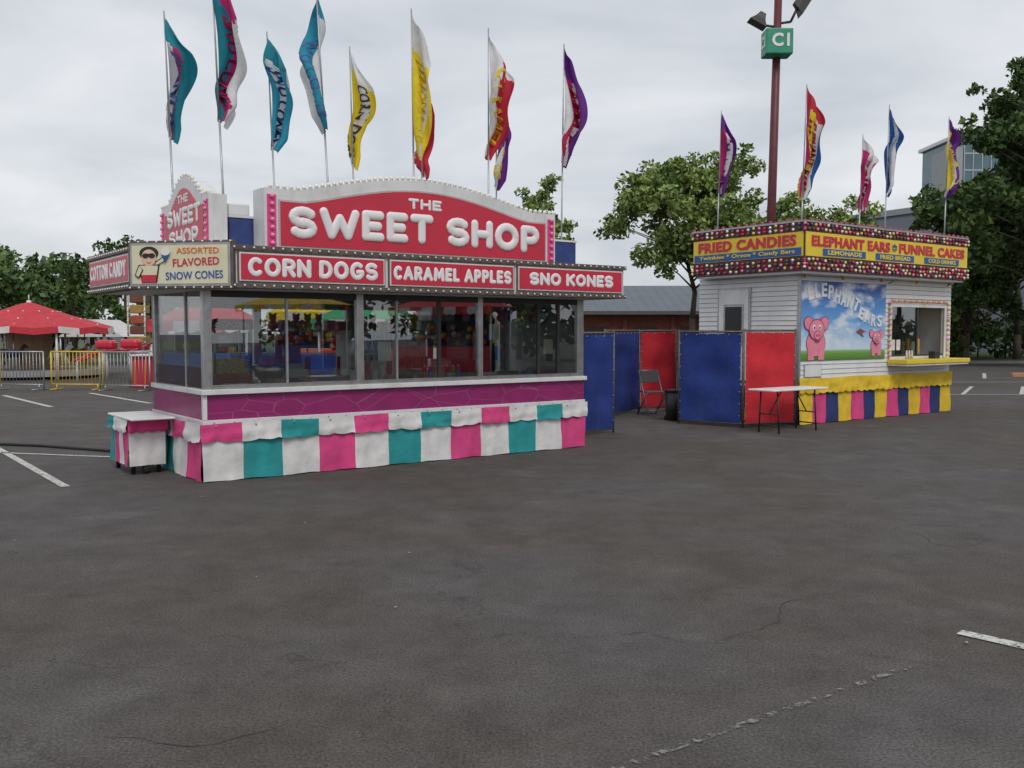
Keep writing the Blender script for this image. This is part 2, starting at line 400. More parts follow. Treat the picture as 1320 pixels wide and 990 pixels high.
for s in (.95,2.35): box('mullion',SS,s-.012,s+.012,.02,.05,.985,2.04,STEEL)
for s in (2.95,4.52,4.86): box('mullion',SS,s-.022,s+.022,.018,.055,.985,2.04,DARK)
box('corner_post_side',SS,0,.07,DP-.09,DP,.985,2.04,CHROME,.006)
box('side_mullion',SS,.015,.045,.62,.66,.985,2.04,STEEL)
box('window_rail',SS,.1,LN-.1,.015,.06,.987,1.03,CHROME)
box('window_head',SS,.1,LN-.1,.015,.06,1.97,2.04,DARK)
box('glass_front',SS,.1,LN-.1,.034,.040,1.03,1.97,GLASS)
box('glass_side',SS,.028,.034,.1,DP-.09,.985,2.04,GLASS)
box('side_guard',SS,.02,.026,.1,DP-.1,.99,1.22,glass('side_guard_glass',.3,(.75,.62,.66)))
for s in (.05,1.3,2.6,3.9,5.2): box('rear_post',SS,s-.05,s+.05,DP-.06,DP,1.0,2.04,CHROME)
box('rear_head',SS,0,LN,DP-.055,DP-.005,1.90,2.04,WHITE)
box('rear_dark_panel',SS,4.0,4.95,DP-.12,DP-.065,1.0,2.03,DARK)
CW=mk('counter_white',(.6,.6,.6),.3)
box('interior_counter',SS,.15,LN-.1,.12,.50,.90,.928,CW)
box('interior_back_counter',SS,1.2,LN-.15,DP-.55,DP-.14,.64,1.02,STEEL,.01)
box('fridge',SS,4.05,4.5,1.0,1.6,.645,1.80,BLACK,.02); box('fridge_handle',SS,4.1,4.13,.97,.998,1.2,1.6,CHROME)
cm=[mk('item_red',(.40,.04,.05),.5),mk('item_white',(.66,.66,.64),.5),mk('item_blue',(.05,.12,.38),.5),mk('item_yellow',(.60,.40,.06),.5),mk('item_pink',(.60,.18,.32),.6),mk('item_tan',(.35,.25,.15),.6),STEEL,BLACK]
def snow_machine(x,y,z):
    box('snow_machine_base',SS,x-.17,x+.17,y-.14,y+.14,z,z+.10,PANW,.015)
    box('snow_machine_case_frame',SS,x-.17,x+.17,y+.10,y+.14,z+.10,z+.46,cm[0],.01)
    tubes('snow_machine_corners',SS,[((x+a*.16,y-.12,z+.1),(x+a*.16,y-.12,z+.46),.009) for a in (-1,1)],CHROME)
    box('snow_machine_lid',SS,x-.18,x+.18,y-.15,y+.15,z+.46,z+.53,cm[0],.015)
    tubes('snow_machine_head',SS,[((x,y,z+.53),(x,y,z+.68),.10,.075),((x+.07,y,z+.64),(x+.2,y,z+.70),.012),((x,y,z+.40),(x,y,z+.46),.05)],CHROME,16)
    prism_z('ice_heap',SS,ell(x,y-.02,.13,.09,14),z+.10,z+.17,c_white)
snow_machine(1.55,.85+.45,1.025); box('snow_stand',SS,1.3,1.8,1.1,1.5,.64,1.022,STEEL,.01)
box('popcorn_base',SS,.45,.90,.95,1.35,.645,1.1,cm[0],.02)
box('popcorn_fill',SS,.48,.87,.98,1.32,1.10,1.28,mk('popcorn',(.75,.62,.30),.9,0,.3,40,.8),.02)
box('popcorn_top',SS,.43,.92,.93,1.37,1.62,1.75,cm[0],.02)
text(SS,'popcorn_label','POPCORN',(.675,.925,1.685),.36,.07,YEL,bold=.03,th=.004)
tubes('popcorn_corners',SS,[((x,y,1.1),(x,y,1.64),.014) for x in (.46,.89) for y in (.97,1.33)],CHROME); prism_z('popcorn_kettle',SS,ell(.675,1.15,.10,.10,14),1.42,1.55,STEEL)
tubes('floss_bowl',SS,[((1.12,.95,1.02),(1.12,.95,1.20),.13,.24),((1.12,.95,.70),(1.12,.95,1.02),.13)],CHROME,20); bulbs('floss',SS,[(1.12,.95,1.22),(1.2,.98,1.2),(1.04,.92,1.2)],.08,cm[4])
box('soda_machine',SS,2.30,2.85,1.2,1.6,1.02,1.62,cm[1],.02)
box('soda_front',SS,2.34,2.81,1.18,1.2,1.32,1.56,mk('menu_blue',(.05,.25,.6),.4),.005)
for i in range(4): prism_y('soda_pennant',SS,[(2.39+i*.10,1.36),(2.46+i*.10,1.36),(2.425+i*.10,1.50)],1.172,1.176,c_white)
tubes('soda_taps',SS,[((2.40+i*.10,1.15,1.30),(2.40+i*.10,1.15,1.22),.015) for i in range(5)],BLACK)
box('warmer_cabinet_back',SS,3.0,3.5,1.25,1.30,1.02,1.55,CHROME,.01); box('warmer_top',SS,3.0,3.5,.9,1.3,1.50,1.56,CHROME,.01); box('warmer_base',SS,3.0,3.5,.9,1.25,1.02,1.08,CHROME,.01)
tubes('warmer_posts',SS,[((x,.92,1.08),(x,.92,1.5),.012) for x in (3.02,3.48)],CHROME)
tubes('corn_dogs',SS,[((3.08+i*.06,1.05,1.12),(3.10+i*.06,1.08,1.26),.022) for i in range(6)],cm[5],8)
box('fryer',SS,3.58,3.92,1.25,1.6,1.02,1.22,CHROME,.01); box('fryer_hood',SS,3.55,3.95,1.2,1.6,1.75,1.95,CHROME,.01)
for i in range(6): prism_z('cup_stack',SS,ell(1.95+i*.10,.40,.038,.038,12),.93,1.14+.05*(i%3),[cm[1],cm[1],cm[0]][i%3])
for i in range(7): prism_z('syrup_bottle',SS,ell(2.95+i*.085,.38,.03,.03,10),.93,1.15,[cm[0],cm[2],cm[3],cm[4],cm[0],mk('item_green',(.05,.4,.1),.4),cm[2]][i])
bulbs('syrup_caps',SS,[(2.95+i*.085,.38,1.16) for i in range(7)],.018,cm[1])
box('napkin_box',SS,1.02,1.2,.25,.40,.93,1.06,BLACK,.01); box('register',SS,4.65,5.0,.22,.48,.93,1.12,BLACK,.03)
box('tray',SS,.30,.75,.18,.45,.93,.975,cm[1],.01); box('paper_stack',SS,.35,.6,.22,.42,.976,1.02,c_white,.004)
box('tray_2',SS,2.4,2.8,.18,.45,.93,.98,cm[1],.01); box('condiment_box',SS,3.65,3.98,.22,.46,.93,1.07,CHROME,.01)
g=random.Random(31)
for i in range(44):
    x=g.uniform(.3,5.0); lo=g.random()<.45; y=g.uniform(.18,.42) if lo else g.uniform(1.35,1.62); z=.931 if lo else 1.026
    w_=g.uniform(.05,.13); h=g.uniform(.06,.30)
    if lo and h>.14: h=.14
    if g.random()<.5: box('shop_item',SS,x,x+w_,y,y+w_*.8,z,z+h,g.choice(cm),.006)
    else: prism_z('shop_jar',SS,ell(x,y,w_*.45,w_*.45,12),z,z+h,g.choice(cm))
box('rear_shelf',SS,1.35,3.95,DP-.30,DP-.07,1.60,1.62,STEEL)
for i in range(16):
    x=1.45+i*.16; m=cm[g.randrange(6)]
    if g.random()<.6:
        e_=empty('plush_toy',(0,0,0)); e_.parent=SS
        bulbs('plush_body',e_,[(x,DP-.19,1.68)],.065,m); bulbs('plush_head',e_,[(x,DP-.20,1.78)],.05,m); bulbs('plush_ears',e_,[(x-.035,DP-.20,1.825),(x+.035,DP-.20,1.825)],.019,m)
    else: box('candy_box',SS,x-.055,x+.055,DP-.25,DP-.12,1.62,1.62+g.uniform(.1,.22),m,.005)
strip=[mk('price_white',(.65,.6,.5),.6),mk('price_red',(.5,.05,.05),.6),mk('price_green',(.1,.3,.15),.6)]
for i in range(9): box('price_card',SS,.30+i*.165,.44+i*.165,.10,.105,1.85,1.94,strip[(i*2)%3])
box('notice_sheet',SS,2.10,2.28,.046,.049,1.25,1.48,c_white); box('notice_sheet',SS,3.72,3.88,.046,.049,1.5,1.7,c_white); box('notice_sheet',SS,4.62,4.78,.046,.049,1.3,1.5,strip[0])
tubes('interior_pipe',SS,[((2.15,.8,.64),(2.15,.8,2.04),.03)],CHROME)
for i in range(8): bulbs('cotton_candy_bag',SS,[(3.7+i*.19,.55,1.88),(3.7+i*.19,.55,1.79)],.06,[cm[4],cm[2],cm[3]][i%3])
# awning / sign band
AW=[(.16,-.5),(5.57,-.5),(5.57,DP+.3),(-.616,DP+.3),(-.616,.277)]
prism_z('awning_core',SS,AW,2.075,2.47,PANW)
def inset(pts,d):
    cx=2.4;cy=.8; return [(x+(d if x>cx else -d),y+(d if y>cy else -d)) for x,y in pts]
prism_z('awning_trim_top',SS,inset(AW,.03),2.435,2.485,BROWN)
prism_z('awning_trim_bottom',SS,inset(AW,.03),2.05,2.095,BROWN)
prism_z('ceiling_liner',SS,inset(AW,-.1),2.042,2.048,mk('ceiling_white',(.6,.6,.58),.5))
bp=[]
for z in (2.462,2.075): bp+=line_pts((.16,-.54,z),(5.57,-.54,z),.105)
for z in (2.462,2.075): bp+=line_pts((-.65,.277,z),(-.65,DP+.3,z),.105)
bulbs('awning_bulbs',SS,bp,.012,BULB)
def fpanel(x0,x1,body,W,H,rf):
    box('sign_border',SS,x0,x1,-.517,-.501,2.105,2.425,BROWN)
    box('sign_panel_white',SS,x0+.015,x1-.015,-.526,-.5165,2.12,2.412,PANW)
    box('sign_panel',SS,x0+.03,x1-.03,-.532,-.5255,2.135,2.397,RED)
    sword(SS,'sign_letters',body,(x0+x1)/2,-.533,2.266,W,H,rf,LETW,depth=.3,gapf=.06)
fpanel(.20,1.90,'CORN DOGS',1.50,.20,.135)
fpanel(1.94,3.71,'CARAMEL APPLES',1.66,.165,.14)
fpanel(3.75,5.54,'SNO KONES',1.42,.165,.15)
CH=empty('snow_cone_sign_panel',(0,0,0)); CH.parent=SS
mA=Vector((.16,-.5,0)); mB=Vector((-.616,.277,0)); mid=(mA+mB)/2
CH.matrix_local=Matrix.Translation(mid)@Matrix.Rotation(R(-45),4,'Z')
box('frame',CH,-.57,.57,-.05,.02,2.04,2.53,BROWN,.005)
box('panel_edge',CH,-.545,.545,-.058,-.051,2.065,2.505,STEEL)
box('panel',CH,-.52,.52,-.065,-.0585,2.09,2.48,CREAM)
def flat(nm,pts,y,mat,par=CH): return prism_y(nm,par,pts,y-.003,y,mat)
text(CH,'t1','ASSORTED',(.20,-.068,2.425),.46,.06,ORANGE,bold=.008,th=.006)
text(CH,'t2','FLAVORED',(.18,-.068,2.31),.50,.08,RED,bold=.012,th=.006,tilt=.04)
text(CH,'t3','SNOW CONES',(.16,-.068,2.175),.62,.08,BLUET,bold=.008,th=.006,tilt=.03)
flat('boy_hair',ell(-.33,2.40,.105,.07),-.066,BLACK); flat('boy_face',ell(-.33,2.355,.08,.085),-.0695,SKIN)
flat('boy_glasses_l',ell(-.365,2.375,.036,.026),-.073,BLACK); flat('boy_glasses_r',ell(-.295,2.375,.036,.026),-.073,BLACK)
flat('boy_glass_bar',[(-.37,2.385),(-.29,2.385),(-.29,2.395),(-.37,2.395)],-.0765,BLACK)
flat('boy_smile',[(-.36,2.315),(-.33,2.303),(-.30,2.315),(-.33,2.295)],-.073,RED)
flat('boy_outline',[(-.415,2.10),(-.245,2.10),(-.215,2.285),(-.445,2.285)],-.066,BLACK)
flat('boy_body',[(-.40,2.11),(-.26,2.11),(-.23,2.275),(-.43,2.275)],-.0695,CREAM)
flat('boy_shorts',[(-.41,2.105),(-.25,2.105),(-.25,2.18),(-.41,2.18)],-.073,RED)
flat('boy_arm_o',[(-.44,2.28),(-.485,2.175),(-.44,2.145),(-.39,2.23)],-.0765,BLACK); flat('boy_arm',[(-.43,2.27),(-.47,2.18),(-.44,2.16),(-.40,2.23)],-.080,CREAM)
flat('boy_arm2_o',[(-.25,2.285),(-.13,2.335),(-.155,2.375),(-.26,2.31)],-.0765,BLACK); flat('boy_arm2',[(-.24,2.28),(-.14,2.33),(-.16,2.36),(-.25,2.30)],-.080,CREAM)
flat('cone',[(-.15,2.30),(-.09,2.40),(-.19,2.40)],-.084,BLUET); flat('cone_ice',ell(-.14,2.41,.05,.035),-.088,LETW)
bulbs('chamfer_bulbs',CH,[(x,-.06,z) for x in np.arange(-.55,.56,.1) for z in (2.052,2.518)],.011,BULB)
box('side_border',SS,-.634,-.618,.33,DP+.26,2.105,2.425,BROWN)
box('side_panel_w',SS,-.642,-.633,.36,DP+.23,2.12,2.412,PANW)
box('side_panel',SS,-.648,-.6415,.38,DP+.21,2.135,2.397,RED)
sword(SS,'side_letters','COTTON CANDY',-.649,.38+(DP-.17)/2,2.266,1.58,.18,.12,LETW,depth=.25,rz=R(-90),gapf=.06)
# roof
box('roof_slab',SS,.0,LN,.05,DP,2.486,2.53,PANW,.01)
box('roof_box',SS,.42,5.42,.32,1.45,2.53,2.86,BLUEBOX,.01)
box('roof_box_trim',SS,.41,5.43,.31,1.46,2.86,2.885,PANW)
box('roof_cabinet_a',SS,.45,.69,.40,1.3,2.89,3.03,PANW,.02)
box('roof_cabinet_b',SS,4.75,5.08,.40,1.3,2.89,3.17,PANW,.02)
box('roof_vent',SS,2.0,2.6,1.0,1.4,2.89,3.2,STEEL,.03)
def arch(x0,x1,zb,zs,zp,sh,n=22):
    pts=[(x0,zb),(x1,zb),(x1,zs)]
    for i in range(n+1):
        t=i/n; x=lerp(x1-sh,x0+sh,t); pts.append((x,zs+(zp-zs)*math.sin(math.pi*t)**1.15))
    pts.append((x0,zs)); return pts
M0,M1=.69,4.76
prism_y('marquee_box',SS,arch(M0,M1,2.50,3.17,3.42,.40),-.02,.30,PANW)
prism_y('marquee_rim',SS,arch(M0+.16,M1-.16,2.53,3.05,3.30,.30),-.028,-.021,mk('rim_grey',(.45,.43,.43),.4))
prism_y('marquee_face',SS,arch(M0+.18,M1-.18,2.55,3.03,3.28,.30),-.034,-.0285,RED)
for x in (M0+.03,M1-.13):
    box('pink_strip',SS,x,x+.10,-.034,-.021,2.52,3.10,PINK)
    bulbs('pink_strip_bulbs',SS,[(x+.05,-.05,z) for z in np.arange(2.57,3.10,.085)],.026,BULBP)
pts=arch(M0,M1,2.50,3.17,3.42,.40)[2:]; bp=[]
for i in range(len(pts)-1):
    bp+=line_pts((pts[i][0],-.0,pts[i][1]+.022),(pts[i+1][0],-.0,pts[i+1][1]+.022),.085)[:-1]
    bp+=line_pts((pts[i][0],.22,pts[i][1]+.022),(pts[i+1][0],.22,pts[i+1][1]+.022),.085)[:-1]
bulbs('marquee_bulbs',SS,bp,.028,BULB)
sword(SS,'marquee_letters','SWEET SHOP',2.72,-.036,2.81,3.52,.36,.15,LETW,depth=.42,gapf=.07,amp=.03)
sword(SS,'marquee_letters_small','THE',2.72,-.036,3.135,.47,.13,.15,LETW,depth=.4,gapf=.10)
SX=.14
prism_x('side_marquee_box',SS,arch(.15,1.85,2.50,3.08,3.36,.22,14),SX,SX+.20,PANW)
prism_x('side_marquee_face',SS,arch(.30,1.70,2.56,2.98,3.23,.18,14),SX-.01,SX-.001,RED)
for y in (.17,1.75):
    box('side_pink',SS,SX-.012,SX-.001,y,y+.08,2.55,3.02,PINK); bulbs('side_pink_bulbs',SS,[(SX-.02,y+.04,z) for z in np.arange(2.6,3.02,.08)],.022,BULBP)
pts=arch(.15,1.85,2.50,3.08,3.36,.22,14)[2:]; bp=[]
for i in range(len(pts)-1): bp+=line_pts((SX+.02,pts[i][0],pts[i][1]+.022),(SX+.02,pts[i+1][0],pts[i+1][1]+.022),.085)[:-1]
bulbs('side_marquee_bulbs',SS,bp,.028,BULB)
sword(SS,'side_m1','THE',SX-.012,1.0,3.11,.38,.10,.13,LETW,depth=.3,rz=R(-90))
sword(SS,'side_m2','SWEET',SX-.012,1.0,2.91,1.18,.21,.14,LETW,depth=.3,rz=R(-90))
sword(SS,'side_m3','SHOP',SX-.012,1.0,2.67,1.05,.20,.14,LETW,depth=.3,rz=R(-90))
W,P,T=c_white,c_pink,c_teal
skirt('skirt_front',SS,(-.04,-.035),(LN,-.035),.01,.61,12,[W,T,W,P],flare=.02,seed=1)
skirt('valance_front',SS,(-.065,-.035),(LN+.01,-.035),.43,.625,12,[P,W,T,W],off=.030,flare=.012,scal=.018,seed=2)
skirt('skirt_side',SS,(-.04,DP),(-.04,-.04),.01,.61,4,[W,T,W,P],flare=.015,seed=3)
skirt('valance_side',SS,(-.04,DP),(-.04,-.065),.43,.625,4,[T,W,P,W],off=.028,flare=.012,scal=.018,seed=4)
skirt('skirt_right',SS,(LN+.02,0),(LN+.02,DP),.01,.61,4,[P,W,T,W],flare=.02,seed=9)
bulbs('skirt_snaps',SS,[(x,-.075,.60) for x in np.arange(.1,5.3,.44)],.010,STEEL)
for s in (2.3,3.0):
    for y in (.2,DP-.3): tubes('wheel',SS,[((s,y,.3),(s,y+.18,.3),.3)],RUB,20)
HT=empty('cloth_covered_side_table',(-3.26,9.86,0),ANG)
skirt('cloth_front',HT,(-.52,.98),(-.12,.98),.10,.60,2,[W,W],flare=.01,seed=5)
skirt('cloth_left',HT,(-.52,1.76),(-.52,.97),.10,.60,4,[T,P,W,P],flare=.01,seed=6)
skirt('cloth_right',HT,(-.12,.98),(-.12,1.76),.10,.60,3,[T,P,W],flare=.01,seed=66)
skirt('val_front',HT,(-.535,.97),(-.10,.97),.48,.625,2,[P,P],off=.018,flare=.015,scal=.02,seed=7)
skirt('val_left',HT,(-.525,1.77),(-.525,.95),.48,.625,3,[T,W,W],off=.018,flare=.015,scal=.02,seed=8)
box('table_top',HT,-.55,-.07,.75,1.78,.625,.65,WHITE,.01)
tubes('legs',HT,[((x,y,0),(x,y,.62),.025) for x in (-.46,-.18) for y in (1.05,1.70)],BLACK)
tubes('caster',HT,[((-.36,1.03,.06),(-.30,1.03,.06),.06)],RUB,12)
tubes('ground_cable',None,[((-12,14.2,.02),(-9,13.6,.02),.018),((-9,13.6,.02),(-6.5,12.9,.02),.018),((-6.5,12.9,.02),(-4.6,12.0,.02),.018)],RUB)

# flags on sweet shop
zb=2.5; TXD=mk('txt_dark',(.05,.03,.03),.7); TXB=mk('txt_grey',(.06,.12,.30),.7)
flag('feather_flag',-4.03,11.28,zb,5.36,3.92,[(.45,f_white),(.60,f_mag),(2,f_teal)],'CANDY',TXB,width=.56,seed=1,lean=-.03,face=.2,top=f_teal)
flag('feather_flag.001',-3.20,10.53,zb,5.60,3.95,[(.42,f_teal),(.6,f_mag),(2,f_white)],'SNO CONES',f_mag,width=.64,seed=2,lean=-.035,face=.1,top=f_mag)
flag('feather_flag.002',-3.0,12.05,zb,5.36,3.95,[(.25,f_cyan),(.75,f_white),(2,f_cyan)],'SNO CONES',f_blue,width=.62,seed=13,lean=-.035,face=-.1,top=f_teal)
flag('feather_flag.003',-2.16,11.3,zb,5.62,4.02,[(.2,f_white),(.75,f_cyan),(2,f_white)],'SNO CONES',TXB,width=.60,seed=14,lean=-.05,face=2.9,top=f_cyan)
flag('feather_flag.004',-2.11,12.7,zb,5.37,3.85,[(.30,f_yel),(.60,f_white),(2,f_yel)],'CORN DOGS',TXD,width=.50,seed=5,lean=-.02,face=.4,top=f_white)
flag('feather_flag.005',-1.235,11.98,zb,5.62,3.85,[(.45,f_yel),(.7,f_white),(2,f_yel)],'LEMONADE',f_yel,width=.52,seed=6,lean=-.01,face=.2,top=f_white)
flag('feather_flag.006',-1.27,13.32,zb,5.1,3.80,[(.3,f_red),(.6,f_white),(2,f_red)],'CORN DOGS',f_red,width=.5,seed=17,face=.5)
flag('feather_flag.007',-.315,12.66,zb,5.60,3.95,[(.35,f_white),(.6,f_red),(2,f_red)],'CARAMEL',f_yel,width=.60,seed=8,face=.3,top=f_white)
flag('feather_flag.008',-.234,14.09,zb,5.1,3.75,[(.35,f_pur),(.6,f_white),(2,f_pur)],'APPLES',f_yel,width=.55,seed=9,face=.3)
flag('feather_flag.009',.70,13.41,zb,5.62,3.98,[(.25,f_white),(.40,f_mag),(.62,f_white),(2,f_pur)],'APPLES',f_red,width=.64,seed=10,lean=.01,face=.1,top=f_pur)

# ================================================================= ELEPHANT EARS TRAILER
EE=empty('elephant_ears_concession_trailer',(4.90,15.98,0),ANG)
L2=4.90; D2=2.25
SIDING=mk('white_siding',(.74,.74,.73),.4,0,.04,3,0,.15); LAPSHADE=mk('siding_lap_shade',(.16,.16,.16),.7)  # dark grey lap undersides: shade under each siding lip painted in
box('chassis',EE,.1,L2-.1,.1,D2-.1,.2,.6,DARK)
box('wall_front_a',EE,0,2.75,0,.05,.55,2.62,SIDING)
box('wall_front_b',EE,4.65,L2,0,.05,.55,2.62,SIDING)
box('wall_front_c',EE,2.75,4.65,.001,.049,.55,1.13,SIDING)
box('wall_front_d',EE,2.75,4.65,.001,.049,2.10,2.62,SIDING)
box('wall_side',EE,0,.05,.052,D2,.55,2.62,SIDING)
box('wall_right',EE,L2-.05,L2,.052,D2,.55,2.62,SIDING)
box('wall_back',EE,.052,L2-.052,D2-.05,D2,.55,2.62,WHITE)
def siding(nm,x0,x1,z0,z1,side=False):
    V=[];F=[];MI=[]; z=z0
    while z<z1-.02:
        h=min(.085,z1-z); k=len(V)
        for (o,zz) in ((.002,z),(.014,z+.008),(.004,z+h)):
            for x in (x0,x1): V.append((-o,x,zz) if side else (x,-o,zz))
        fl=[(k,k+1,k+3,k+2),(k+2,k+3,k+5,k+4)]
        F+=[f[::-1] for f in fl] if side else fl; MI+=[1,0]
        z+=.085
    meshobj(nm,EE,V,F,[SIDING,LAPSHADE],MI)
siding('siding_front_a',.03,2.74,.6,2.6); siding('siding_front_b',4.72,L2-.01,1.12,2.6); siding('siding_front_c',2.75,4.72,2.22,2.6); siding('siding_front_d',2.75,4.7,.6,.97)
siding('siding_side',.03,D2,.6,2.6,True)
box('corner_trim',EE,-.022,.03,-.022,.03,.56,2.6,STEEL,.005)
box('floor',EE,.06,L2-.06,.06,D2-.06,.56,.6,DARK)
box('int_shelf',EE,2.5,4.7,1.0,1.3,1.0,1.04,STEEL,.005); box('int_shelf_2',EE,2.5,4.7,1.3,1.5,1.55,1.58,STEEL,.005)
box('int_back',EE,2.2,4.84,1.7,1.75,.62,2.55,GREY)
g=random.Random(9)
for i in range(14): box('int_item',EE,2.5+i*.15,2.6+i*.15,1.05,1.2,1.045,1.045+g.uniform(.1,.4),cm[g.randrange(7)],.005); box('int_item_top',EE,2.5+i*.15,2.6+i*.15,1.35,1.45,1.585,1.585+g.uniform(.08,.25),cm[g.randrange(7)],.005)
tubes('fry_hood_pipe',EE,[((3.1,1.1,1.6),(3.1,1.1,2.55),.08)],CHROME,12); box('fryer',EE,3.9,4.35,.6,.95,.62,1.28,CHROME,.01); box('menu_board',EE,3.2,4.3,1.66,1.695,1.9,2.3,cm[3])
box('window_frame_l',EE,2.70,2.77,-.03,-.016,1.1,2.13,PANW); box('window_frame_r',EE,4.63,4.70,-.03,-.016,1.1,2.13,PANW)
box('window_frame_t',EE,2.77,4.63,-.03,-.016,2.07,2.13,PANW)
box('window_mullion',EE,3.68,3.72,.0,.03,1.14,2.07,DARK); box('window_track',EE,2.77,4.63,.0,.03,1.13,1.16,DARK)
box('window_glass_a',EE,2.77,3.68,.02,.025,1.16,2.07,GLASS)
for x in (2.82,3.0): box('notice',EE,x,x+.13,.012,.015,1.25,1.45,c_white)
for i in range(6): prism_z('cup',EE,ell(3.4+i*.18,.35,.05,.05,10),1.13,1.40+.06*(i%2),[c_white,mk('bottle_mix2',(.6,.35,.05),.3)][i%2])
tubes('squeeze_bottles',EE,[((3.0+i*.09,-.2,1.08),(3.0+i*.09,-.2,1.25),.03,.012) for i in range(3)],mk('bottle_pale',(.6,.55,.45),.4))
box('shelf_napkins',EE,3.9,4.1,-.25,-.12,1.08,1.22,BLACK,.01)
box('serving_shelf',EE,2.65,4.92,-.42,-.018,1.00,1.08,YEL,.008)
box('shelf_edge',EE,2.67,4.90,-.40,-.02,.96,.997,WHITE,.008)
bp=line_pts((2.67,-.05,1.15),(2.67,-.05,2.14),.1)+line_pts((4.74,-.05,1.15),(4.74,-.05,2.14),.1)+line_pts((2.75,-.05,2.18),(4.66,-.05,2.18),.1)
bulbs('window_bulbs',EE,bp[::2],.032,BULBP); bulbs('window_bulbs_y',EE,bp[1::2],.032,BULBY)
def mural():
    m=bpy.data.materials.new('mural_print'); m.use_nodes=True; N=m.node_tree.nodes; L=m.node_tree.links; b=N['Principled BSDF']; b.inputs['Roughness'].default_value=.35
    tc=N.new('ShaderNodeTexCoord'); sp=N.new('ShaderNodeSeparateXYZ'); L.new(tc.outputs['Generated'],sp.inputs[0])
    cr=N.new('ShaderNodeValToRGB'); e=cr.color_ramp.elements; e[0].position=0; e[0].color=(.08,.20,.03,1); e[1].position=1; e[1].color=(.015,.07,.36,1)
    for p,c in ((.09,(.16,.36,.05,1)),(.12,(.30,.45,.20,1)),(.14,(.60,.75,.86,1)),(.5,(.14,.38,.76,1))):
        q=e.new(p); q.color=c
    L.new(sp.outputs['Z'],cr.inputs[0])
    n=N.new('ShaderNodeTexNoise'); n.inputs['Scale'].default_value=1.9; n.inputs['Detail'].default_value=6; mp=N.new('ShaderNodeMapping'); mp.inputs['Scale'].default_value=(1,1,2); L.new(tc.outputs['Object'],mp.inputs[0]); L.new(mp.outputs[0],n.inputs['Vector'])
    r=N.new('ShaderNodeMapRange'); r.inputs[1].default_value=.46; r.inputs[2].default_value=.62; r.inputs[4].default_value=.9; L.new(n.outputs['Fac'],r.inputs[0])
    g=N.new('ShaderNodeMath'); g.operation='GREATER_THAN'; g.inputs[1].default_value=.15; L.new(sp.outputs['Z'],g.inputs[0])
    mu=N.new('ShaderNodeMath'); mu.operation='MULTIPLY'; L.new(r.outputs[0],mu.inputs[0]); L.new(g.outputs[0],mu.inputs[1])
    x=N.new('ShaderNodeMix'); x.data_type='RGBA'; x.inputs[7].default_value=(.75,.8,.85,1); L.new(mu.outputs[0],x.inputs[0]); L.new(cr.outputs[0],x.inputs[6]); L.new(x.outputs[2],b.inputs['Base Color']); return m
box('mural_panel',EE,.03,2.56,-.022,-.002,1.10,2.47,mural())
def ef(nm,pts,y,mat): return prism_y(nm,EE,pts,y-.003,y,mat)
def elephant(cx,cz,s,fl=1):
    OUT=mk('pink_outline',(.30,.05,.10),.5)
    def E(nm,x,z,rx,rz,y,m,rot=0): ef(nm,ell(cx+fl*x*s,cz+z*s,rx*s,rz*s,20,0,rot*fl),y,m)
    E('el_body_o',0,-.15,.34,.29,-.023,OUT); E('el_body',0,-.15,.32,.27,-.027,PINKE)
    for x in (-.18,.18):
        ef('el_leg',[(cx+(x-.10)*s,cz-.50*s),(cx+(x+.10)*s,cz-.50*s),(cx+(x+.11)*s,cz-.25*s),(cx+(x-.11)*s,cz-.25*s)],-.031,PINKE)
    for q in (-1,1): E('el_ear_o',.27*q,.27,.17,.15,-.0312,OUT,.5*q); E('el_ear',.27*q,.27,.15,.13,-.035,PINKE,.5*q)
    E('el_head_o',0,.14,.27,.23,-.0385,OUT); E('el_head',0,.14,.25,.21,-.042,PINKE)
    E('el_snout_o',.02,.02,.13,.10,-.0455,OUT); E('el_snout',.02,.02,.115,.085,-.049,PINKE)
    for q in (-1,1): E('el_nostril',.02+.04*q,.02,.018,.03,-.0525,OUT); E('el_eye',.10*q,.19,.05,.06,-.0455,LETW); E('el_pupil',.09*q,.18,.02,.03,-.049,BLACK)
    E('el_smile',.02,-.10,.09,.02,-.0455,OUT)
elephant(.44,1.52,.82,1); elephant(2.26,1.42,.52,-1)
let='ELEPHANT'; xs=np.linspace(.26,1.62,8)
for i,ch in enumerate(let):
    t=i/7; z=2.27+.06*math.sin(math.pi*min(1,t*1.6))-.22*max(0,t-.3)**1.2*1.3
    text(EE,'mural_letter',ch,(xs[i],-.03,z),.15,.24,LETW,tilt=.25-.75*t,bold=.03,th=.015)
for i,ch in enumerate('EARS'):
    text(EE,'mural_letter',ch,(1.78+i*.19,-.03,1.93-.06*i+.05*(i>2)),.15,.22,LETW,tilt=-.35+.12*i,bold=.03,th=.015)
ef('bird',[(1.62,1.60),(1.74,1.66),(1.92,1.60),(1.80,1.58),(1.86,1.50),(1.72,1.56)],-.03,mk('bird_brown',(.25,.08,.05),.6))
box('door_frame',EE,-.035,-.016,1.02,1.78,.7,2.40,STEEL,.004)
box('door',EE,-.045,-.036,1.06,1.74,.72,2.36,WHITE,.004)
box('door_window_frame',EE,-.055,-.046,1.16,1.62,1.35,2.10,STEEL); box('door_window',EE,-.06,-.0555,1.20,1.58,1.40,2.05,BLACK)
box('hatch',EE,.15,.60,-.03,-.016,.82,1.02,WHITE,.004); box('hatch_rim',EE,.13,.62,-.0195,-.0155,.80,1.04,STEEL)
bulbs('marker_lights',EE,[(x,-.02,2.55) for x in (.1,1.2,2.4,3.6,4.8)],.03,mk('amber',(.7,.2,.02),.3))
HO=.30; HR=L2+.02; HB=D2-.10
hp=[(-HO,-HO),(HR,-HO),(HR,HB),(-HO,HB)]
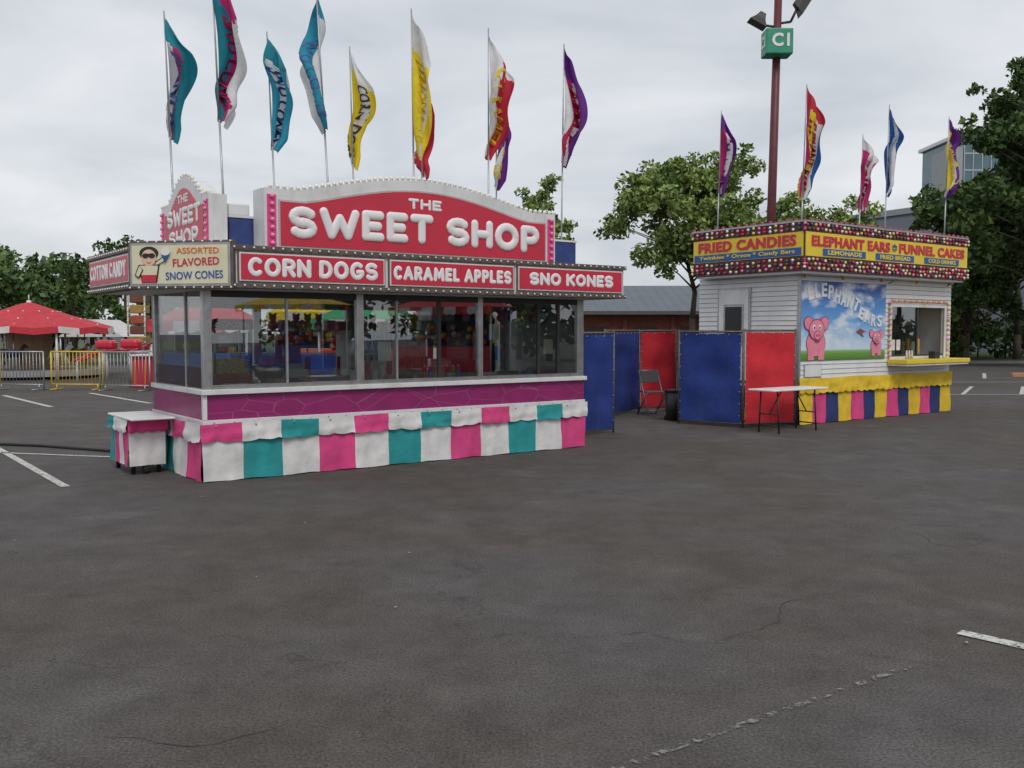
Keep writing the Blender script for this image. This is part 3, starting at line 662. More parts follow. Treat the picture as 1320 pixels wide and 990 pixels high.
prism_z('header_core',EE,hp,2.62,3.42,mk('header_dark',(.09,.03,.04),.5,0,.3,10))
prism_z('header_cap',EE,[(x+(.02 if x>0 else -.02),y+(.02 if y>0 else -.02)) for x,y in hp],3.42,3.45,STEEL)
prism_z('header_soffit',EE,[(-.25,-.25),(HR-.05,-.25),(HR-.05,HB-.05),(-.25,HB-.05)],2.58,2.618,WHITE)
box('sign_front',EE,-HO+.02,HR-.02,-HO-.015,-HO-.001,2.86,3.26,YEL)
box('sign_side',EE,-HO-.015,-HO-.001,-HO+.02,HB-.02,2.86,3.26,YEL)
text(EE,'hdr','ELEPHANT EARS',(1.02,-HO-.022,3.12),2.3,.18,RED,bold=.04,th=.012)
text(EE,'hdr','*',(2.32,-HO-.022,3.12),.14,.14,BLUET,bold=.05,th=.012)
text(EE,'hdr','FUNNEL CAKES',(3.62,-HO-.022,3.12),2.3,.18,RED,bold=.04,th=.012)
for x,b_ in ((.8,'LEMONADE'),(2.35,'FRIED BREAD'),(3.95,'COLD DRINKS')):
    box('blue_tab',EE,x-.62,x+.62,-HO-.022,-HO-.0155,2.88,3.0,BLUET); text(EE,'hdr2',b_,(x,-HO-.025,2.94),.98,.075,YEL,bold=.03,th=.008)
cy_=(HB-HO)/2
text(EE,'hdr','FRIED CANDIES',(-HO-.022,cy_,3.13),2.15,.19,RED,rz=R(-90),bold=.04,th=.012)
box('blue_strip',EE,-HO-.022,-HO-.0155,-HO+.05,HB-.05,2.87,3.0,BLUET)
text(EE,'hdr2','Twinkies * Oreos * Candy Bars',(-HO-.025,cy_,2.935),2.1,.09,YEL,rz=R(-90),bold=.02,th=.008)
def edge_pts(z,step,o=0,shift=0):
    return line_pts((-HO-o,HB,z),(-HO-o,-HO-o,z),step)+line_pts((-HO-o+shift,-HO-o,z),(HR,-HO-o,z),step)
def mixb(z,step,sh,seed):
    g=random.Random(seed); P=edge_pts(z,step,.02,sh); ms=[BULBY,BULBP,RED,BULB,BROWN]; B=[[] for _ in ms]
    for i,p in enumerate(P): B[i%4 if g.random()<.75 else 4].append((p[0],p[1],p[2]+g.uniform(-.012,.012)))
    for m,b in zip(ms,B):
        if b: bulbs('header_bulbs',EE,b,.028,m)
mixb(3.31,.115,0,1); mixb(3.38,.115,.06,2); mixb(2.80,.115,0,3); mixb(2.73,.115,.06,4); mixb(2.66,.13,0,5)
bulbs('hdr_bulbs_top',EE,edge_pts(3.46,.17,-.02),.034,mk('bulb_red',(.35,.03,.06),.3))
tubes('awning_struts',EE,[((2.65,-.02,2.5),(2.65,-.28,2.62),.012),((4.70,-.02,2.5),(4.70,-.28,2.62),.012)],STEEL)
skirt('skirt',EE,(-.03,-.03),(L2,-.03),.01,.62,13,[c_yel,c_pink,c_blue],flare=.02,seed=21)
skirt('valance',EE,(-.05,-.03),(L2+.01,-.03),.54,.80,13,[c_yel],off=.03,flare=.015,scal=.025,seed=22)
skirt('skirt_side',EE,(-.03,D2),(-.03,-.03),.01,.62,6,[c_yel,c_pink,c_blue],flare=.02,seed=23)
for s in (2.2,2.95): tubes('wheel',EE,[((s,.15,.33),(s,.35,.33),.33)],RUB,20)
zb=3.43
flag('feather_flag.010',3.87,17.74,zb,5.70,4.20,[(.3,f_mag),(.5,f_white),(2,f_pur)],'FUNNEL',f_pur,width=.56,seed=31,lean=.02,top=f_pur)
flag('feather_flag.011',5.07,16.5,zb,5.86,3.95,[(.2,f_mag),(.5,f_yel),(.75,f_white),(2,f_blue)],'ELEPHANT EARS',f_red,width=.60,seed=32,lean=.02,top=f_red)
flag('feather_flag.012',7.51,20.4,zb,5.82,4.25,[(.35,f_mag),(.8,f_white),(2,f_mag)],'FRIED',f_red,width=.60,seed=33,lean=.02,top=f_white)
flag('feather_flag.013',7.14,18.04,zb,5.88,4.25,[(.4,f_blue),(.7,f_white),(2,f_blue)],None,None,width=.55,seed=34,lean=.015)
flag('feather_flag.014',8.86,19.3,zb,5.94,4.35,[(.3,f_yel),(.5,f_white),(2,f_pur)],'LEMONADE',f_yel,width=.58,seed=35,lean=.015,top=f_pur)

# ---------------------------------------------------------------- tarp panels
def panel(name,p,q,mat,H=1.6,z0=.05,seed=0):
    e=empty(name,(p[0],p[1],0),math.atan2(q[1]-p[1],q[0]-p[0])); Ln=math.hypot(q[0]-p[0],q[1]-p[1]); r=random.Random(seed)
    ph=[r.uniform(0,6) for _ in range(4)]
    nx,nz=24,26; V=[];F=[]
    for j in range(nz+1):
        for i in range(nx+1):
            u=i/nx;v=j/nz; w=(max(0,math.sin(math.pi*u))**.5)*(max(0,math.sin(math.pi*v))**.5)
            V.append((.03+u*(Ln-.06),-.02+w*(.024*math.sin(5*u+7*v+ph[0])+.018*math.sin(9*u-4*v+ph[1])+.012*math.sin(17*v+ph[2])),z0+.03+v*(H-z0-.06)))
    for j in range(nz):
        for i in range(nx): a=j*(nx+1)+i; F.append((a,a+1,a+nx+2,a+nx+1))
    meshobj('tarp',e,V,F,mat,smooth=True)
    tubes('frame',e,[((0,0,0),(0,0,H+.03),.018),((Ln,0,0),(Ln,0,H+.03),.018),((0,0,H),(Ln,0,H),.018),((0,0,z0+.02),(Ln,0,z0+.02),.018)],BROWN)
    bulbs('grommets',e,[(.04,-.03,z) for z in np.arange(.2,H,.2)]+[(Ln-.04,-.03,z) for z in np.arange(.2,H,.2)]+[(x,-.03,H-.05) for x in np.arange(.15,Ln,.2)],.01,STEEL)
    return e
panel('blue_tarp_panel',(2.91,16.26),(3.83,15.5),p_blue,seed=1)
panel('red_tarp_panel',(3.84,15.49),(4.80,15.84),p_red,1.62,seed=2)
panel('blue_tarp_panel.001',(1.02,14.2),(1.61,14.8),p_blue,1.58,seed=3)
panel('blue_tarp_panel.002',(1.70,17.1),(2.55,18.8),p_blue,1.62,seed=4)
panel('red_tarp_panel.001',(2.56,18.8),(3.35,19.1),p_red,1.62,seed=5)
panel('blue_tarp_panel.003',(3.4,19.1),(3.55,17.4),p_blue,1.6,seed=6)
CHR=empty('folding_chair',(2.70,17.9,0),R(20)); CG=mk('chair_dark_grey',(.09,.09,.095),.5)
tubes('frame',CHR,[((-.2,-.22,0),(-.2,.2,.85),.014),((.2,-.22,0),(.2,.2,.85),.014),((-.2,.25,0),(-.2,-.18,.46),.014),((.2,.25,0),(.2,-.18,.46),.014),((-.2,.2,.85),(.2,.2,.85),.014),((-.2,-.15,.1),(.2,-.15,.1),.01)],mk('chair_frame',(.18,.18,.19),.4,.5))
box('seat',CHR,-.2,.2,-.2,.18,.44,.465,CG,.01)
box('backrest',CHR,-.2,.2,.13,.15,.62,.84,CG,.008)
TB=empty('trash_can',(2.92,16.85,0)); tubes('body',TB,[((0,0,0),(0,0,.52),.13,.155)],BLACK,18); tubes('rim',TB,[((0,0,.52),(0,0,.56),.165)],BLACK,18)
tubes('wheels',TB,[((-.15,.1,.04),(-.12,.1,.04),.04)],RUB)
TT=empty('folding_table',(4.86,15.98,0),ANG)
bev(box('top',TT,-1.62,-.22,-.80,-.30,.67,.70,WHITE),.01)
for x in (-1.4,-.45):
    tubes('legs',TT,[((x,-.74,0),(x,-.70,.67),.013),((x,-.35,0),(x,-.38,.67),.013),((x,-.72,.12),(x,-.36,.12),.011),((x+(.3 if x<-1 else -.3),-.55,.66),(x,-.55,.3),.010),((x,-.72,.3),(x,-.36,.3),.01)],BLACK)

# ---------------------------------------------------------------- light pole
LP=empty('parking_lot_light_pole',(5.98,22,0))
tubes('shaft',LP,[((0,0,0),(.17,0,10.1),.115,.085)],MAROON,16); tubes('base',LP,[((0,0,0),(0,0,.6),.3)],CONC,16)
GRN=mk('sign_green',(.03,.28,.17),.45)
bev(box('section_sign',LP,-.20,.42,-.36,.12,7.92,8.50,GRN),.03)
text(LP,'section_text','C1',(.13,-.366,8.23),.40,.30,LETW,bold=.03,th=.012)
text(LP,'section_text_side','C1',(-.206,-.12,8.23),.30,.28,LETW,rz=R(-90),bold=.03,th=.012)
def flood(x,z,sx,tilt):
    e=empty('floodlight_head',(x,0,z)); e.parent=LP; e.rotation_euler=(0,tilt,0)
    V=[(-.12,-.10,-.04),(.12*1,-.10,-.04),(.12,.10,-.04),(-.12,.10,-.04),(-.22,-.18,-.20),(.22,-.18,-.20),(.22,.18,-.20),(-.22,.18,-.20),(-.07,-.07,.1),(.07,-.07,.1),(.07,.07,.1),(-.07,.07,.1)]
    F=[(8,9,10,11),(0,1,9,8),(1,2,10,9),(2,3,11,10),(3,0,8,11),(4,5,1,0),(5,6,2,1),(6,7,3,2),(7,4,0,3),(7,6,5,4)]
    bev(meshobj('housing',e,V,F,DARK),.01)
flood(-.24,8.85,1,.5); flood(.62,9.15,1,-1.0)
tubes('arms',LP,[((.14,0,8.62),(-.16,0,8.66),.03),((-.16,0,8.66),(-.24,0,8.85),.025),((.15,0,8.70),(.45,0,8.74),.03),((.45,0,8.74),(.62,0,9.1),.03)],DARK)

# ---------------------------------------------------------------- trees
BARK=mk('bark',(.07,.055,.045),.9,0,.3,9,.6)
def leafmat(nm,c):
    m=bpy.data.materials.new(nm); m.use_nodes=True; N=m.node_tree.nodes; L=m.node_tree.links; b=N['Principled BSDF']; b.inputs['Roughness'].default_value=.6; b.inputs['Specular IOR Level'].default_value=.3
    ge=N.new('ShaderNodeNewGeometry'); r=N.new('ShaderNodeMapRange'); r.inputs[3].default_value=.65; r.inputs[4].default_value=1.35; L.new(ge.outputs['Random Per Island'],r.inputs[0])
    x=N.new('ShaderNodeMix'); x.data_type='RGBA'; x.blend_type='MULTIPLY'; x.inputs[0].default_value=1; x.inputs[6].default_value=(*c,1); L.new(r.outputs[0],x.inputs[7]); L.new(x.outputs[2],b.inputs['Base Color']); return m
LG=[leafmat('leaf_light_a',(.19,.26,.065)),leafmat('leaf_light_b',(.13,.20,.05)),leafmat('leaf_light_c',(.24,.31,.09))]
DG=[leafmat('leaf_dark_a',(.07,.12,.032)),leafmat('leaf_dark_b',(.045,.085,.026)),leafmat('leaf_dark_c',(.10,.155,.04))]
def leaves(name,parent,C,n,size,mats,seed,squash=.7):
    g=np.random.default_rng(seed); C=np.array(C,float); k=len(C)
    w=C[:,3]**2; w/=w.sum(); idx=g.choice(k,n,p=w)
    d=g.normal(size=(n,3)); d/=np.linalg.norm(d,axis=1)[:,None]; rr=g.random(n)**.45
    c=C[idx,:3]+d*(rr*C[idx,3])[:,None]*np.array([1,1,squash])
    a=g.normal(size=(n,3)); a/=np.linalg.norm(a,axis=1)[:,None]; b=np.cross(a,g.normal(size=(n,3))); b/=np.linalg.norm(b,axis=1)[:,None]
    s=size*(.6+.8*g.random(n))[:,None]
    V=np.stack([c-a*s,c-b*s*.55,c+a*s,c+b*s*.55],1).reshape(-1,3)
    F=np.arange(n*4).reshape(-1,4)
    mi=((C[idx,4].astype(int)+(g.random(n)<.25))%len(mats)).tolist()
    return meshobj(name,parent,V.tolist(),F.tolist(),mats,mi)
def tree(name,X,Y,H,cr,base,n,size,mats,seed,nc=60,trunk=.16,cl=.9):
    g=random.Random(seed); e=empty(name,(X,Y,0)); segs=[]; C=[]
    top=H*.72; prev=Vector((0,0,0)); tp=[prev]
    for i in range(1,7):
        p=Vector((g.uniform(-.15,.15)*i/3,g.uniform(-.15,.15)*i/3,top*i/6)); segs.append((prev,p,trunk*(1-.13*(i-1)),trunk*(1-.13*i))); prev=p; tp.append(p)
    hc=(H+base)/2; hh=(H-base)/2
    for i in range(nc):
        th=g.uniform(0,6.283); ph=math.acos(g.uniform(-.75,1)); rr=g.uniform(.45,1.0)
        prof=1+.25*math.sin(3*th+seed)
        p=Vector((math.cos(th)*math.sin(ph)*cr*rr*prof,math.sin(th)*math.sin(ph)*cr*rr*prof,hc+math.cos(ph)*hh*rr))
        zt=max(base*.75,min(top,p.z-.35*math.hypot(p.x,p.y)-.3)); f=zt/top*6; a=int(min(5,f)); t0=tp[a].lerp(tp[a+1],min(1,f-a))
        m=t0.lerp(p,.5)+Vector((g.uniform(-.2,.2),g.uniform(-.2,.2),g.uniform(0,.35)))
        segs.append((t0,m,trunk*.28,trunk*.16)); segs.append((m,p,trunk*.16,trunk*.05))
        for _ in range(2):
            q=p+Vector((g.uniform(-1,1),g.uniform(-1,1),g.uniform(-.5,.8)))*cl*.8; segs.append((p,q,trunk*.07,trunk*.03))
            C.append((*q,cl*g.uniform(.3,.65),g.randrange(3)))
        C.append((*p,cl*g.uniform(.45,.9),g.randrange(3)))
    tubes('trunk_and_limbs',e,segs,BARK,5); leaves('foliage',e,C,n,size,mats,seed)
    return e
tree('deciduous_tree',7.35,38,8.9,3.0,2.9,20000,.11,LG,3,nc=60,trunk=.17,cl=.95)
tree('deciduous_tree.001',12.8,41,7.6,2.9,3.0,10000,.12,LG,5,nc=42,trunk=.15,cl=.9)
tree('deciduous_tree.002',1.2,36,7.3,1.9,3.2,3600,.10,LG,8,nc=26,trunk=.12,cl=.5)
tree('deciduous_tree.003',23.6,41,13.8,4.5,3.0,30000,.16,DG,11,nc=95,trunk=.26,cl=1.15)
tree('deciduous_tree.004',27.0,50,12,4.6,1.5,16000,.2,DG,12,nc=65,trunk=.22,cl=1.3)
tree('deciduous_tree.005',22.8,47,6.5,2.4,1.2,10000,.14,DG,15,nc=45,trunk=.16,cl=1.0)
g=random.Random(4)
C=[(g.uniform(19.5,60),g.uniform(49,54),g.uniform(.4,3.6),g.uniform(.6,1.2),g.randrange(3)) for _ in range(150)]
hd=empty('shrub_hedge'); leaves('foliage',hd,C,18000,.17,DG,77); tubes('stems',hd,[((c[0],c[1],0),(c[0],c[1],c[2]),.05,.02) for c in C[::3]],BARK,5)
C=[];st=[]
for i in range(34):
    x=g.uniform(-62,-19.5); y=g.uniform(58,74); h=g.uniform(5.6,7.6)*(y/62)
    if x>-24: h*=.9
    st.append(((x,y,0),(x,y,h*.8),.2,.06))
    for _ in range(13):
        zz=g.uniform(.15,1); rad=2.6*math.sin(math.pi*min(.95,zz*.75+.15))
        C.append((x+g.uniform(-1,1)*rad,y+g.uniform(-1,1)*rad,zz*h,g.uniform(.7,1.35),g.randrange(3)))
dt=empty('distant_trees'); leaves('foliage',dt,C,36000,.22,DG,5); tubes('trunks',dt,st,BARK,5)
C=[];st=[]
for i in range(30):
    x=g.uniform(-19,8); y=g.uniform(66,80); h=g.uniform(4,5.4)
    st.append(((x,y,0),(x,y,h*.8),.2,.06))
    for _ in range(8): C.append((x+g.uniform(-2,2),y+g.uniform(-2,2),g.uniform(.1,1)*h,g.uniform(.9,1.6),g.randrange(3)))
dt=empty('distant_trees.001'); leaves('foliage',dt,C,12000,.3,DG,6); tubes('trunks',dt,st,BARK,5)
C=[];st=[]
for i in range(26):
    x=g.uniform(38,48); y=g.uniform(-42,24); h=g.uniform(5,9)
    st.append(((x,y,0),(x,y,h*.8),.2,.06))
    for _ in range(8): C.append((x+g.uniform(-2,2),y+g.uniform(-2,2),g.uniform(.15,1)*h,g.uniform(1,1.7),g.randrange(3)))
dt=empty('distant_trees.002'); leaves('foliage',dt,C,11000,.34,DG,16); tubes('trunks',dt,st,BARK,5)

# ---------------------------------------------------------------- buildings
def roofmat():
    m=mk('metal_roof',(.11,.13,.155),.5,.2,.08,1); N=m.node_tree.nodes; L=m.node_tree.links; b=N['Principled BSDF']
    tc=N.new('ShaderNodeTexCoord'); w=N.new('ShaderNodeTexWave'); w.inputs['Scale'].default_value=.55; L.new(tc.outputs['Object'],w.inputs[0]); bp=N.new('ShaderNodeBump'); bp.inputs['Strength'].default_value=.8; bp.inputs['Distance'].default_value=.1; L.new(w.outputs['Fac'],bp.inputs['Height']); L.new(bp.outputs[0],b.inputs['Normal']); return m
ROOF=roofmat(); BRK=mk('red_brick',(.20,.06,.04),.85,0,.2,6,.4); CLAD=mk('blue_grey_cladding',(.12,.145,.18),.55,.1,.07,.6)
B1=empty('exhibition_hall',(3.5,52,0))
box('walls',B1,0,22,.6,14,0,2.72,BRK)
prism_x('roof',B1,[(-.2,2.72),(7.3,4.5),(14.8,2.72),(14.8,2.6),(-.2,2.57)],-.4,22.4,ROOF)
box('fascia',B1,-.45,22.45,-.26,-.21,2.55,2.75,mk('fascia_dark',(.10,.09,.09),.6))
for i in range(8): box('window',B1,.6+i*2.7,1.9+i*2.7,.56,.599,.9,1.9,DARK)
for i in range(9): box('pilaster',B1,-.0+i*2.7,.25+i*2.7,.45,.598,0,2.5,BRK)
B2=empty('arena_building',(21.5,64,0))
prism_y('hall',B2,[(0,0),(26,0),(26,9.6),(9.5,10.2),(0,8.9)],0,20,CLAD)
prism_y('parapet',B2,[(-.2,8.85),(9.5,10.15),(26.2,9.55),(26.2,9.95),(9.5,10.55),(-.2,9.25)],-.15,20.1,mk('parapet_grey',(.2,.22,.25),.5))
for i in range(12): box('cladding_rib',B2,i*2.1,i*2.1+.12,-.06,-.001,0,8.7,CLAD)
for i in range(6): box('window',B2,1+i*4,3.2+i*4,-.05,-.001,1,3,DARK)
B3=empty('glass_office_tower',(38.2,80,0))
GT=mk('curtain_glass',(.10,.17,.19),.12,.3,.15,.4)
box('core',B3,0,5.4,0,8,0,18.2,GT)
for i in range(8): box('mullion_v',B3,i*.76,i*.76+.08,-.06,-.001,0,18.2,STEEL)
for i in range(13): box('spandrel',B3,0,5.4,-.04,-.002,1.2+i*1.4,1.32+i*1.4,STEEL)
box('cap',B3,-.3,5.7,-.3,8.3,18.2,18.5,PANW); box('fin',B3,-.9,-.05,0,4,0,17.2,mk('tower_panel',(.3,.32,.33),.5))
box('stair_wing',B3,5.41,8.5,1,8,0,15,GT)

# ---------------------------------------------------------------- fairground left
tred=cloth('tent_red',(.50,.035,.05)); twh=cloth('tent_white',(.6,.58,.56))
KT=empty('carousel_tent',(-17.0,33,0))
V=[(0,0,2.65)];F=[];MI=[]; n=24
for rr,z in ((.25,2.58),(1.3,2.20),(2.75,1.72)):
    for i in range(n):
        a=2*math.pi*i/n; zz=z+(.06 if i%2 and rr>2 else 0); V.append((rr*math.cos(a),rr*math.sin(a),zz))
for i in range(n): a=2*math.pi*i/n; V.append((2.78*math.cos(a),2.78*math.sin(a),1.50+(.07 if i%2 else 0)))
for i in range(n):
    F.append((0,1+i,1+(i+1)%n)); MI.append(0)
    for k in range(3): a=1+k*n; F.append((a+i,a+n+i,a+n+(i+1)%n,a+(i+1)%n)); MI.append(1 if (k==2 and i%3==0) else 0)
meshobj('canopy',KT,V,F,[tred,twh],MI)
bulbs('canopy_stars',KT,[(r_*math.cos(a),r_*math.sin(a),2.60-.32*r_+.02) for r_ in (1.0,1.8,2.4) for a in np.arange(0,6.28,.5)],.035,twh)
tubes('poles',KT,[((2.6*math.cos(a),2.6*math.sin(a),0),(2.6*math.cos(a),2.6*math.sin(a),1.75),.04) for a in np.arange(0,6.28,.785)]+[((0,0,0),(0,0,2.7),.08),((0,0,2.7),(0,0,2.9),.02)],PANW)
prism_z('deck',KT,ell(0,0,2.5,2.5,24),.1,.3,GREY)
cc=[RED,YEL,BLUET,ORANGE,PANW]; hc_=[PANW,cm[5],BLACK,cm[1]]
for i in range(8):
    a=i*.785+.2; x,y=1.8*math.cos(a),1.8*math.sin(a); hm=hc_[i%4]
    tubes('horse_pole',KT,[((x,y,.3),(x,y,1.8),.02)],CHROME)
    tubes('horse',KT,[((x-.25,y,.85),(x+.22,y,.87),.12,.11),((x+.2,y,.9),(x+.36,y,1.14),.08,.055),((x+.34,y,1.15),(x+.48,y,1.07),.055,.035),((x+.2,y,.82),(x+.34,y,.5),.035,.02),((x+.15,y,.82),(x+.24,y,.48),.035,.02),((x-.2,y,.8),(x-.34,y,.5),.04,.02),((x-.24,y,.8),(x-.28,y,.48),.04,.02),((x-.27,y,.9),(x-.4,y,.65),.03,.01)],hm,8)
    box('saddle',KT,x-.09,x+.09,y-.13,y+.13,.86,.985,cc[i%4],.03)
prism_z('centre_drum',KT,ell(0,0,.7,.7,12),.3,1.7,cm[5])
def barricade(name,x,y,rz,mat,L_=2.2):
    e=empty(name,(x,y,0),rz); s=[((0,0,.15),(L_,0,.15),.018),((0,0,1.05),(L_,0,1.05),.022),((0,0,0),(0,0,1.05),.022),((L_,0,0),(L_,0,1.05),.022)]
    for i in range(1,14): s.append(((L_*i/14,0,.15),(L_*i/14,0,1.05),.010))
    for x_ in (.15,L_-.15): s.append(((x_,-.3,.02),(x_,.3,.02),.018)); s.append(((x_,0,.02),(x_,0,.15),.018))
    tubes('rails',e,s,mat,5)
YF=mk('yellow_steel',(.75,.52,.04),.5,.0)
for i in range(5):
    nm='crowd_barricade' if i==0 else 'crowd_barricade.%03d'%i
    barricade(nm,-17.4+i*1.55,26.4+(.2 if i%2 else 0)-.25*i,R(-6 if i%2 else -12),YF if i in (0,1,3) else STEEL,1.5)
KR=empty('kiddie_coaster_ride',(-12.6,30.5,0))
segs=[];rails=[]
pp=[Vector((-1.6+.4*i,.5*math.sin(i*.5),.65+.10*i+.12*math.sin(i*.9))) for i in range(8)]
for a,b in zip(pp[:-1],pp[1:]):
    for o_ in (-.25,.25): rails.append((a+Vector((0,o_,0)),b+Vector((0,o_,0)),.035))
    segs.append((a+Vector((0,-.25,0)),a+Vector((0,.25,0)),.03))
for a in pp[::2]: segs.append((Vector((a.x,a.y,0)),a,.04))
tubes('track',KR,rails,RED); tubes('supports',KR,segs,PANW)
for i in (2,4): box('coaster_car',KR,pp[i].x-.3,pp[i].x+.3,pp[i].y-.25,pp[i].y+.25,pp[i].z+.05,pp[i].z+.36,RED,.1)
TK=empty('ticket_booth',(-10.35,27.2,0),R(8))
box('body',TK,-.55,.55,-.5,.5,0,.90,RED,.02); box('counter',TK,-.6,.6,-.6,.5,.90,.95,PANW,.01)
for i in range(4): box('slat',TK,-.5+i*.28,-.44+i*.28,-.52,-.501,.1,.8,ORANGE)
tubes('rail',TK,[((-.6,-.55,0),(-.6,-.55,1.05),.02),((.6,-.55,0),(.6,-.55,1.05),.02),((-.6,-.55,1.05),(.6,-.55,1.05),.02)],STEEL)
TW=empty('ride_sign_tower',(-14.3,36,0))
bw=[mk('brown_panel',(.15,.06,.04),.6),mk('rust_panel',(.35,.08,.05),.6),mk('ochre_panel',(.35,.22,.06),.6)]
for i in range(7): box('sign_block',TW,-.28,.28,-.3,.3,.3+i*.40,.62+i*.40,bw[i%3],.03)
tubes('posts',TW,[((x,-.33,0),(x,-.33,3.1),.04) for x in (-.32,.32)],STEEL)
bulbs('bulbs',TW,[(x,-.36,z) for x in (-.32,.32) for z in np.arange(.4,3.1,.2)],.035,BULBY)
WT=empty('white_canopy_tent',(-20.5,47,0)); prism_y('roof',WT,[(-1.6,1.35),(1.6,1.35),(.2,2.2),(-.2,2.2)],-1.5,1.5,twh); tubes('legs',WT,[((x,y,0),(x,y,1.4),.04) for x in (-1.5,1.5) for y in (-1.4,1.4)],STEEL)
def booth(name,X,Y,w,h,col,top,rz=0):
    e=empty(name,(X,Y,0),rz); box('counter_wall',e,-w/2,w/2,0,.1,0,1.0,col,.02); box('back_wall',e,-w/2,w/2,1.6,1.7,0,h-.1,DARK)
    tubes('posts',e,[((x,y,0),(x,y,h),.04) for x in (-w/2,w/2) for y in (0,1.7)],PANW)
    V=[(-w/2-.2,-.3,h),(w/2+.2,-.3,h),(w/2+.2,1.9,h),(-w/2-.2,1.9,h),(-w*.2,.8,h+.5),(w*.2,.8,h+.5)]
    meshobj('canopy',e,V,[(0,1,5,4),(1,2,5),(2,3,4,5),(3,0,4)],[top])
    skirt('canopy_valance',e,(-w/2-.2,-.3),(w/2+.2,-.3),h-.3,h,int(w*2),[top,twh],scal=.06,seed=int(w*10))
    g=random.Random(int(X*10))
    for i in range(int(w/.25)): bulbs('prizes',e,[(-w/2+.2+i*.25,1.3,1.0+g.uniform(0,.9)),(-w/2+.2+i*.25,1.2,.9+g.uniform(0,.9))],.13,cc[i%5])
tgr=cloth('tent_green',(.05,.3,.12))
booth('game_booth',-8.6,26,2.4,1.9,BLUET,tred,R(4)); booth('game_booth.001',-4.9,30,2.6,2.0,RED,tgr,R(-3)); booth('game_booth.002',-7.2,34,2.8,2.3,ORANGE,c_yel)
booth('game_booth.003',24,2,4.5,2.6,RED,tred,R(-80)); booth('game_booth.004',25,-6,4.5,2.8,BLUET,c_yel,R(-80)); booth('game_booth.005',24,-14,5,2.6,ORANGE,c_blue,R(-75)); booth('game_booth.006',27,9,4,2.8,YEL,tgr,R(-95))
BR=empty('balloon_ride',(-1.5,29,0))
def balloon(x,y,z,r,cols):
    V=[];F=[];MI=[];n=12;m=9
    for j in range(m+1):
        t=j/m; a=math.pi*t; rad=r*math.sin(a)*(1 if t<.55 else 1-.25*(t-.55)); zz=z+r*1.1*math.cos(a)
        for i in range(n): V.append((x+max(.05,rad)*math.cos(2*math.pi*i/n),y+max(.05,rad)*math.sin(2*math.pi*i/n),zz))
    for j in range(m):
        for i in range(n): a=j*n+i; F.append((a,a+n,j*n+n+(i+1)%n,j*n+(i+1)%n)); MI.append(i%len(cols))
    meshobj('balloon',BR,V,F,cols,MI,True)
    tubes('ropes',BR,[((x+.3*math.cos(a),y+.3*math.sin(a),z-r*.9),(x+.3*math.cos(a),y+.3*math.sin(a),z-r-.5),.012) for a in (0,1.57,3.14,4.7)],STEEL)
    prism_z('basket',BR,ell(x,y,.38,.38,12),z-r-.95,z-r-.5,cols[0])
balloon(-.7,0,2.15,.55,[c_white,RED,BLUET]); balloon(.35,-.5,2.15,.55,[RED,YEL,c_white]); balloon(1.3,.8,2.15,.5,[BLUET,c_white,PINK])
tubes('mast',BR,[((0,.3,0),(0,.3,3.0),.12),((0,.3,2.95),(-.7,0,2.75),.05),((0,.3,2.95),(.35,-.5,2.75),.05),((0,.3,2.95),(1.3,.8,2.75),.05)],PANW)
for i in range(2): panel('blue_tarp_panel.%03d'%(10+i),(-6.6+i*1.25,21.8+.25*i),(-5.4+i*1.25,22.0+.25*i),p_blue,1.1,seed=40+i)
for i in range(2): panel('blue_tarp_panel.%03d'%(20+i),(.0+i*1.25,18.2+.6*i),(1.2+i*1.25,18.8+.6*i),p_blue,1.5,seed=50+i)

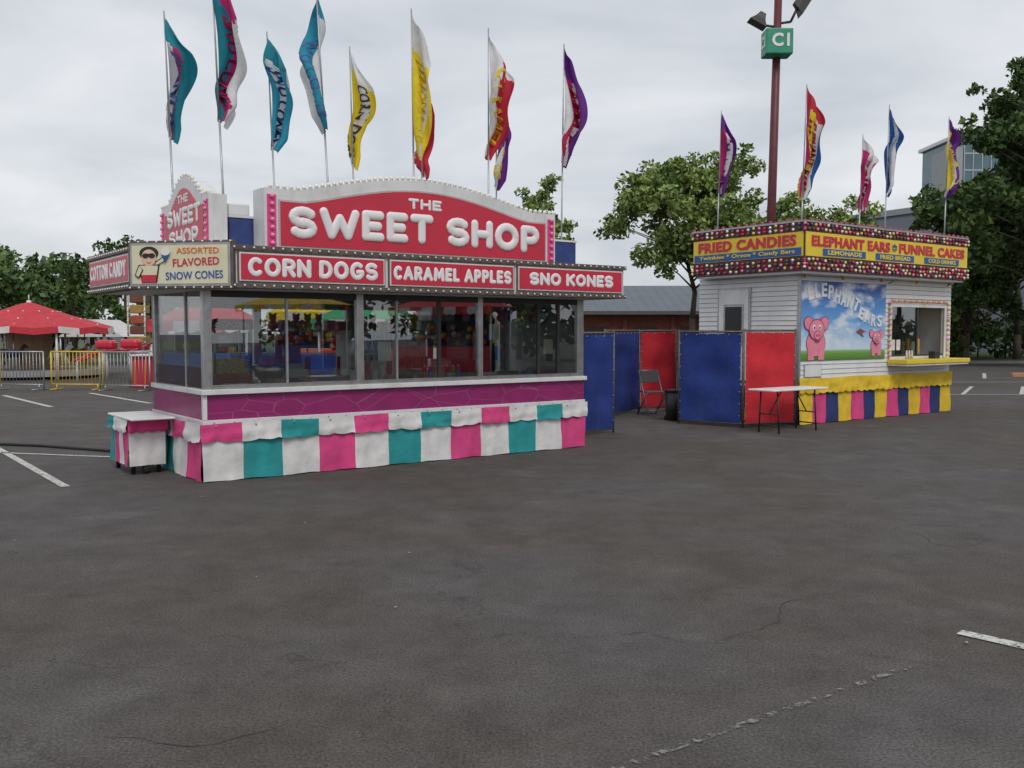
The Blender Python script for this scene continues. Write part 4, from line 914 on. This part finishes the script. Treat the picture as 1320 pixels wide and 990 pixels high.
# ---------------------------------------------------------------- world
w=bpy.data.worlds.new('World'); scene.world=w; w.use_nodes=True; N=w.node_tree.nodes; L=w.node_tree.links
bg=N['Background']; out=N['World Output']
SE,SR=R(50),R(165)
sk=N.new('ShaderNodeTexSky'); sk.sky_type='NISHITA'; sk.sun_disc=False; sk.sun_elevation=SE; sk.sun_rotation=SR; sk.dust_density=3
L.new(sk.outputs[0],bg.inputs[0]); bg.inputs[1].default_value=.09
tc=N.new('ShaderNodeTexCoord'); sp=N.new('ShaderNodeSeparateXYZ'); L.new(tc.outputs['Generated'],sp.inputs[0])
mxz=N.new('ShaderNodeMath'); mxz.operation='MAXIMUM'; mxz.inputs[1].default_value=0; L.new(sp.outputs['Z'],mxz.inputs[0])
ad=N.new('ShaderNodeMath'); ad.operation='ADD'; ad.inputs[1].default_value=.20; L.new(mxz.outputs[0],ad.inputs[0])
dv=[]
for ax in ('X','Y'):
    d=N.new('ShaderNodeMath'); d.operation='DIVIDE'; L.new(sp.outputs[ax],d.inputs[0]); L.new(ad.outputs[0],d.inputs[1]); dv.append(d)
cb=N.new('ShaderNodeCombineXYZ'); L.new(dv[0].outputs[0],cb.inputs[0]); L.new(dv[1].outputs[0],cb.inputs[1])
n1=N.new('ShaderNodeTexNoise'); n1.inputs['Scale'].default_value=1.25; n1.inputs['Detail'].default_value=5; n1.inputs['Roughness'].default_value=.5; n1.inputs['Distortion'].default_value=.4; L.new(cb.outputs[0],n1.inputs['Vector'])
cr=N.new('ShaderNodeValToRGB'); e=cr.color_ramp.elements
e[0].position=.30; e[0].color=(.54,.58,.64,1); e[1].position=.66; e[1].color=(.88,.90,.93,1); L.new(n1.outputs['Fac'],cr.inputs[0])
b2=N.new('ShaderNodeBackground'); L.new(cr.outputs[0],b2.inputs[0]); b2.inputs[1].default_value=1.0
ms=N.new('ShaderNodeMixShader'); ms.inputs[0].default_value=.88; L.new(bg.outputs[0],ms.inputs[1]); L.new(b2.outputs[0],ms.inputs[2]); L.new(ms.outputs[0],out.inputs[0])
sl=bpy.data.lights.new('sun','SUN'); sl.energy=1.25; sl.angle=R(20); sl.color=(1,.97,.92)
so=bpy.data.objects.new('sun',sl); scene.collection.objects.link(so)
d=Vector((math.sin(SR)*math.cos(SE),math.cos(SR)*math.cos(SE),math.sin(SE))); so.rotation_euler=d.to_track_quat('Z','Y').to_euler()

cam=bpy.data.cameras.new('camera'); co=bpy.data.objects.new('camera',cam); scene.collection.objects.link(co)
co.location=(0,0,1.6); co.rotation_euler=(R(90-3.2),0,0); cam.sensor_width=36; cam.lens=32.86; cam.clip_end=2000; scene.camera=co
scene.view_settings.view_transform='Standard'; scene.view_settings.look='None'; scene.view_settings.exposure=0
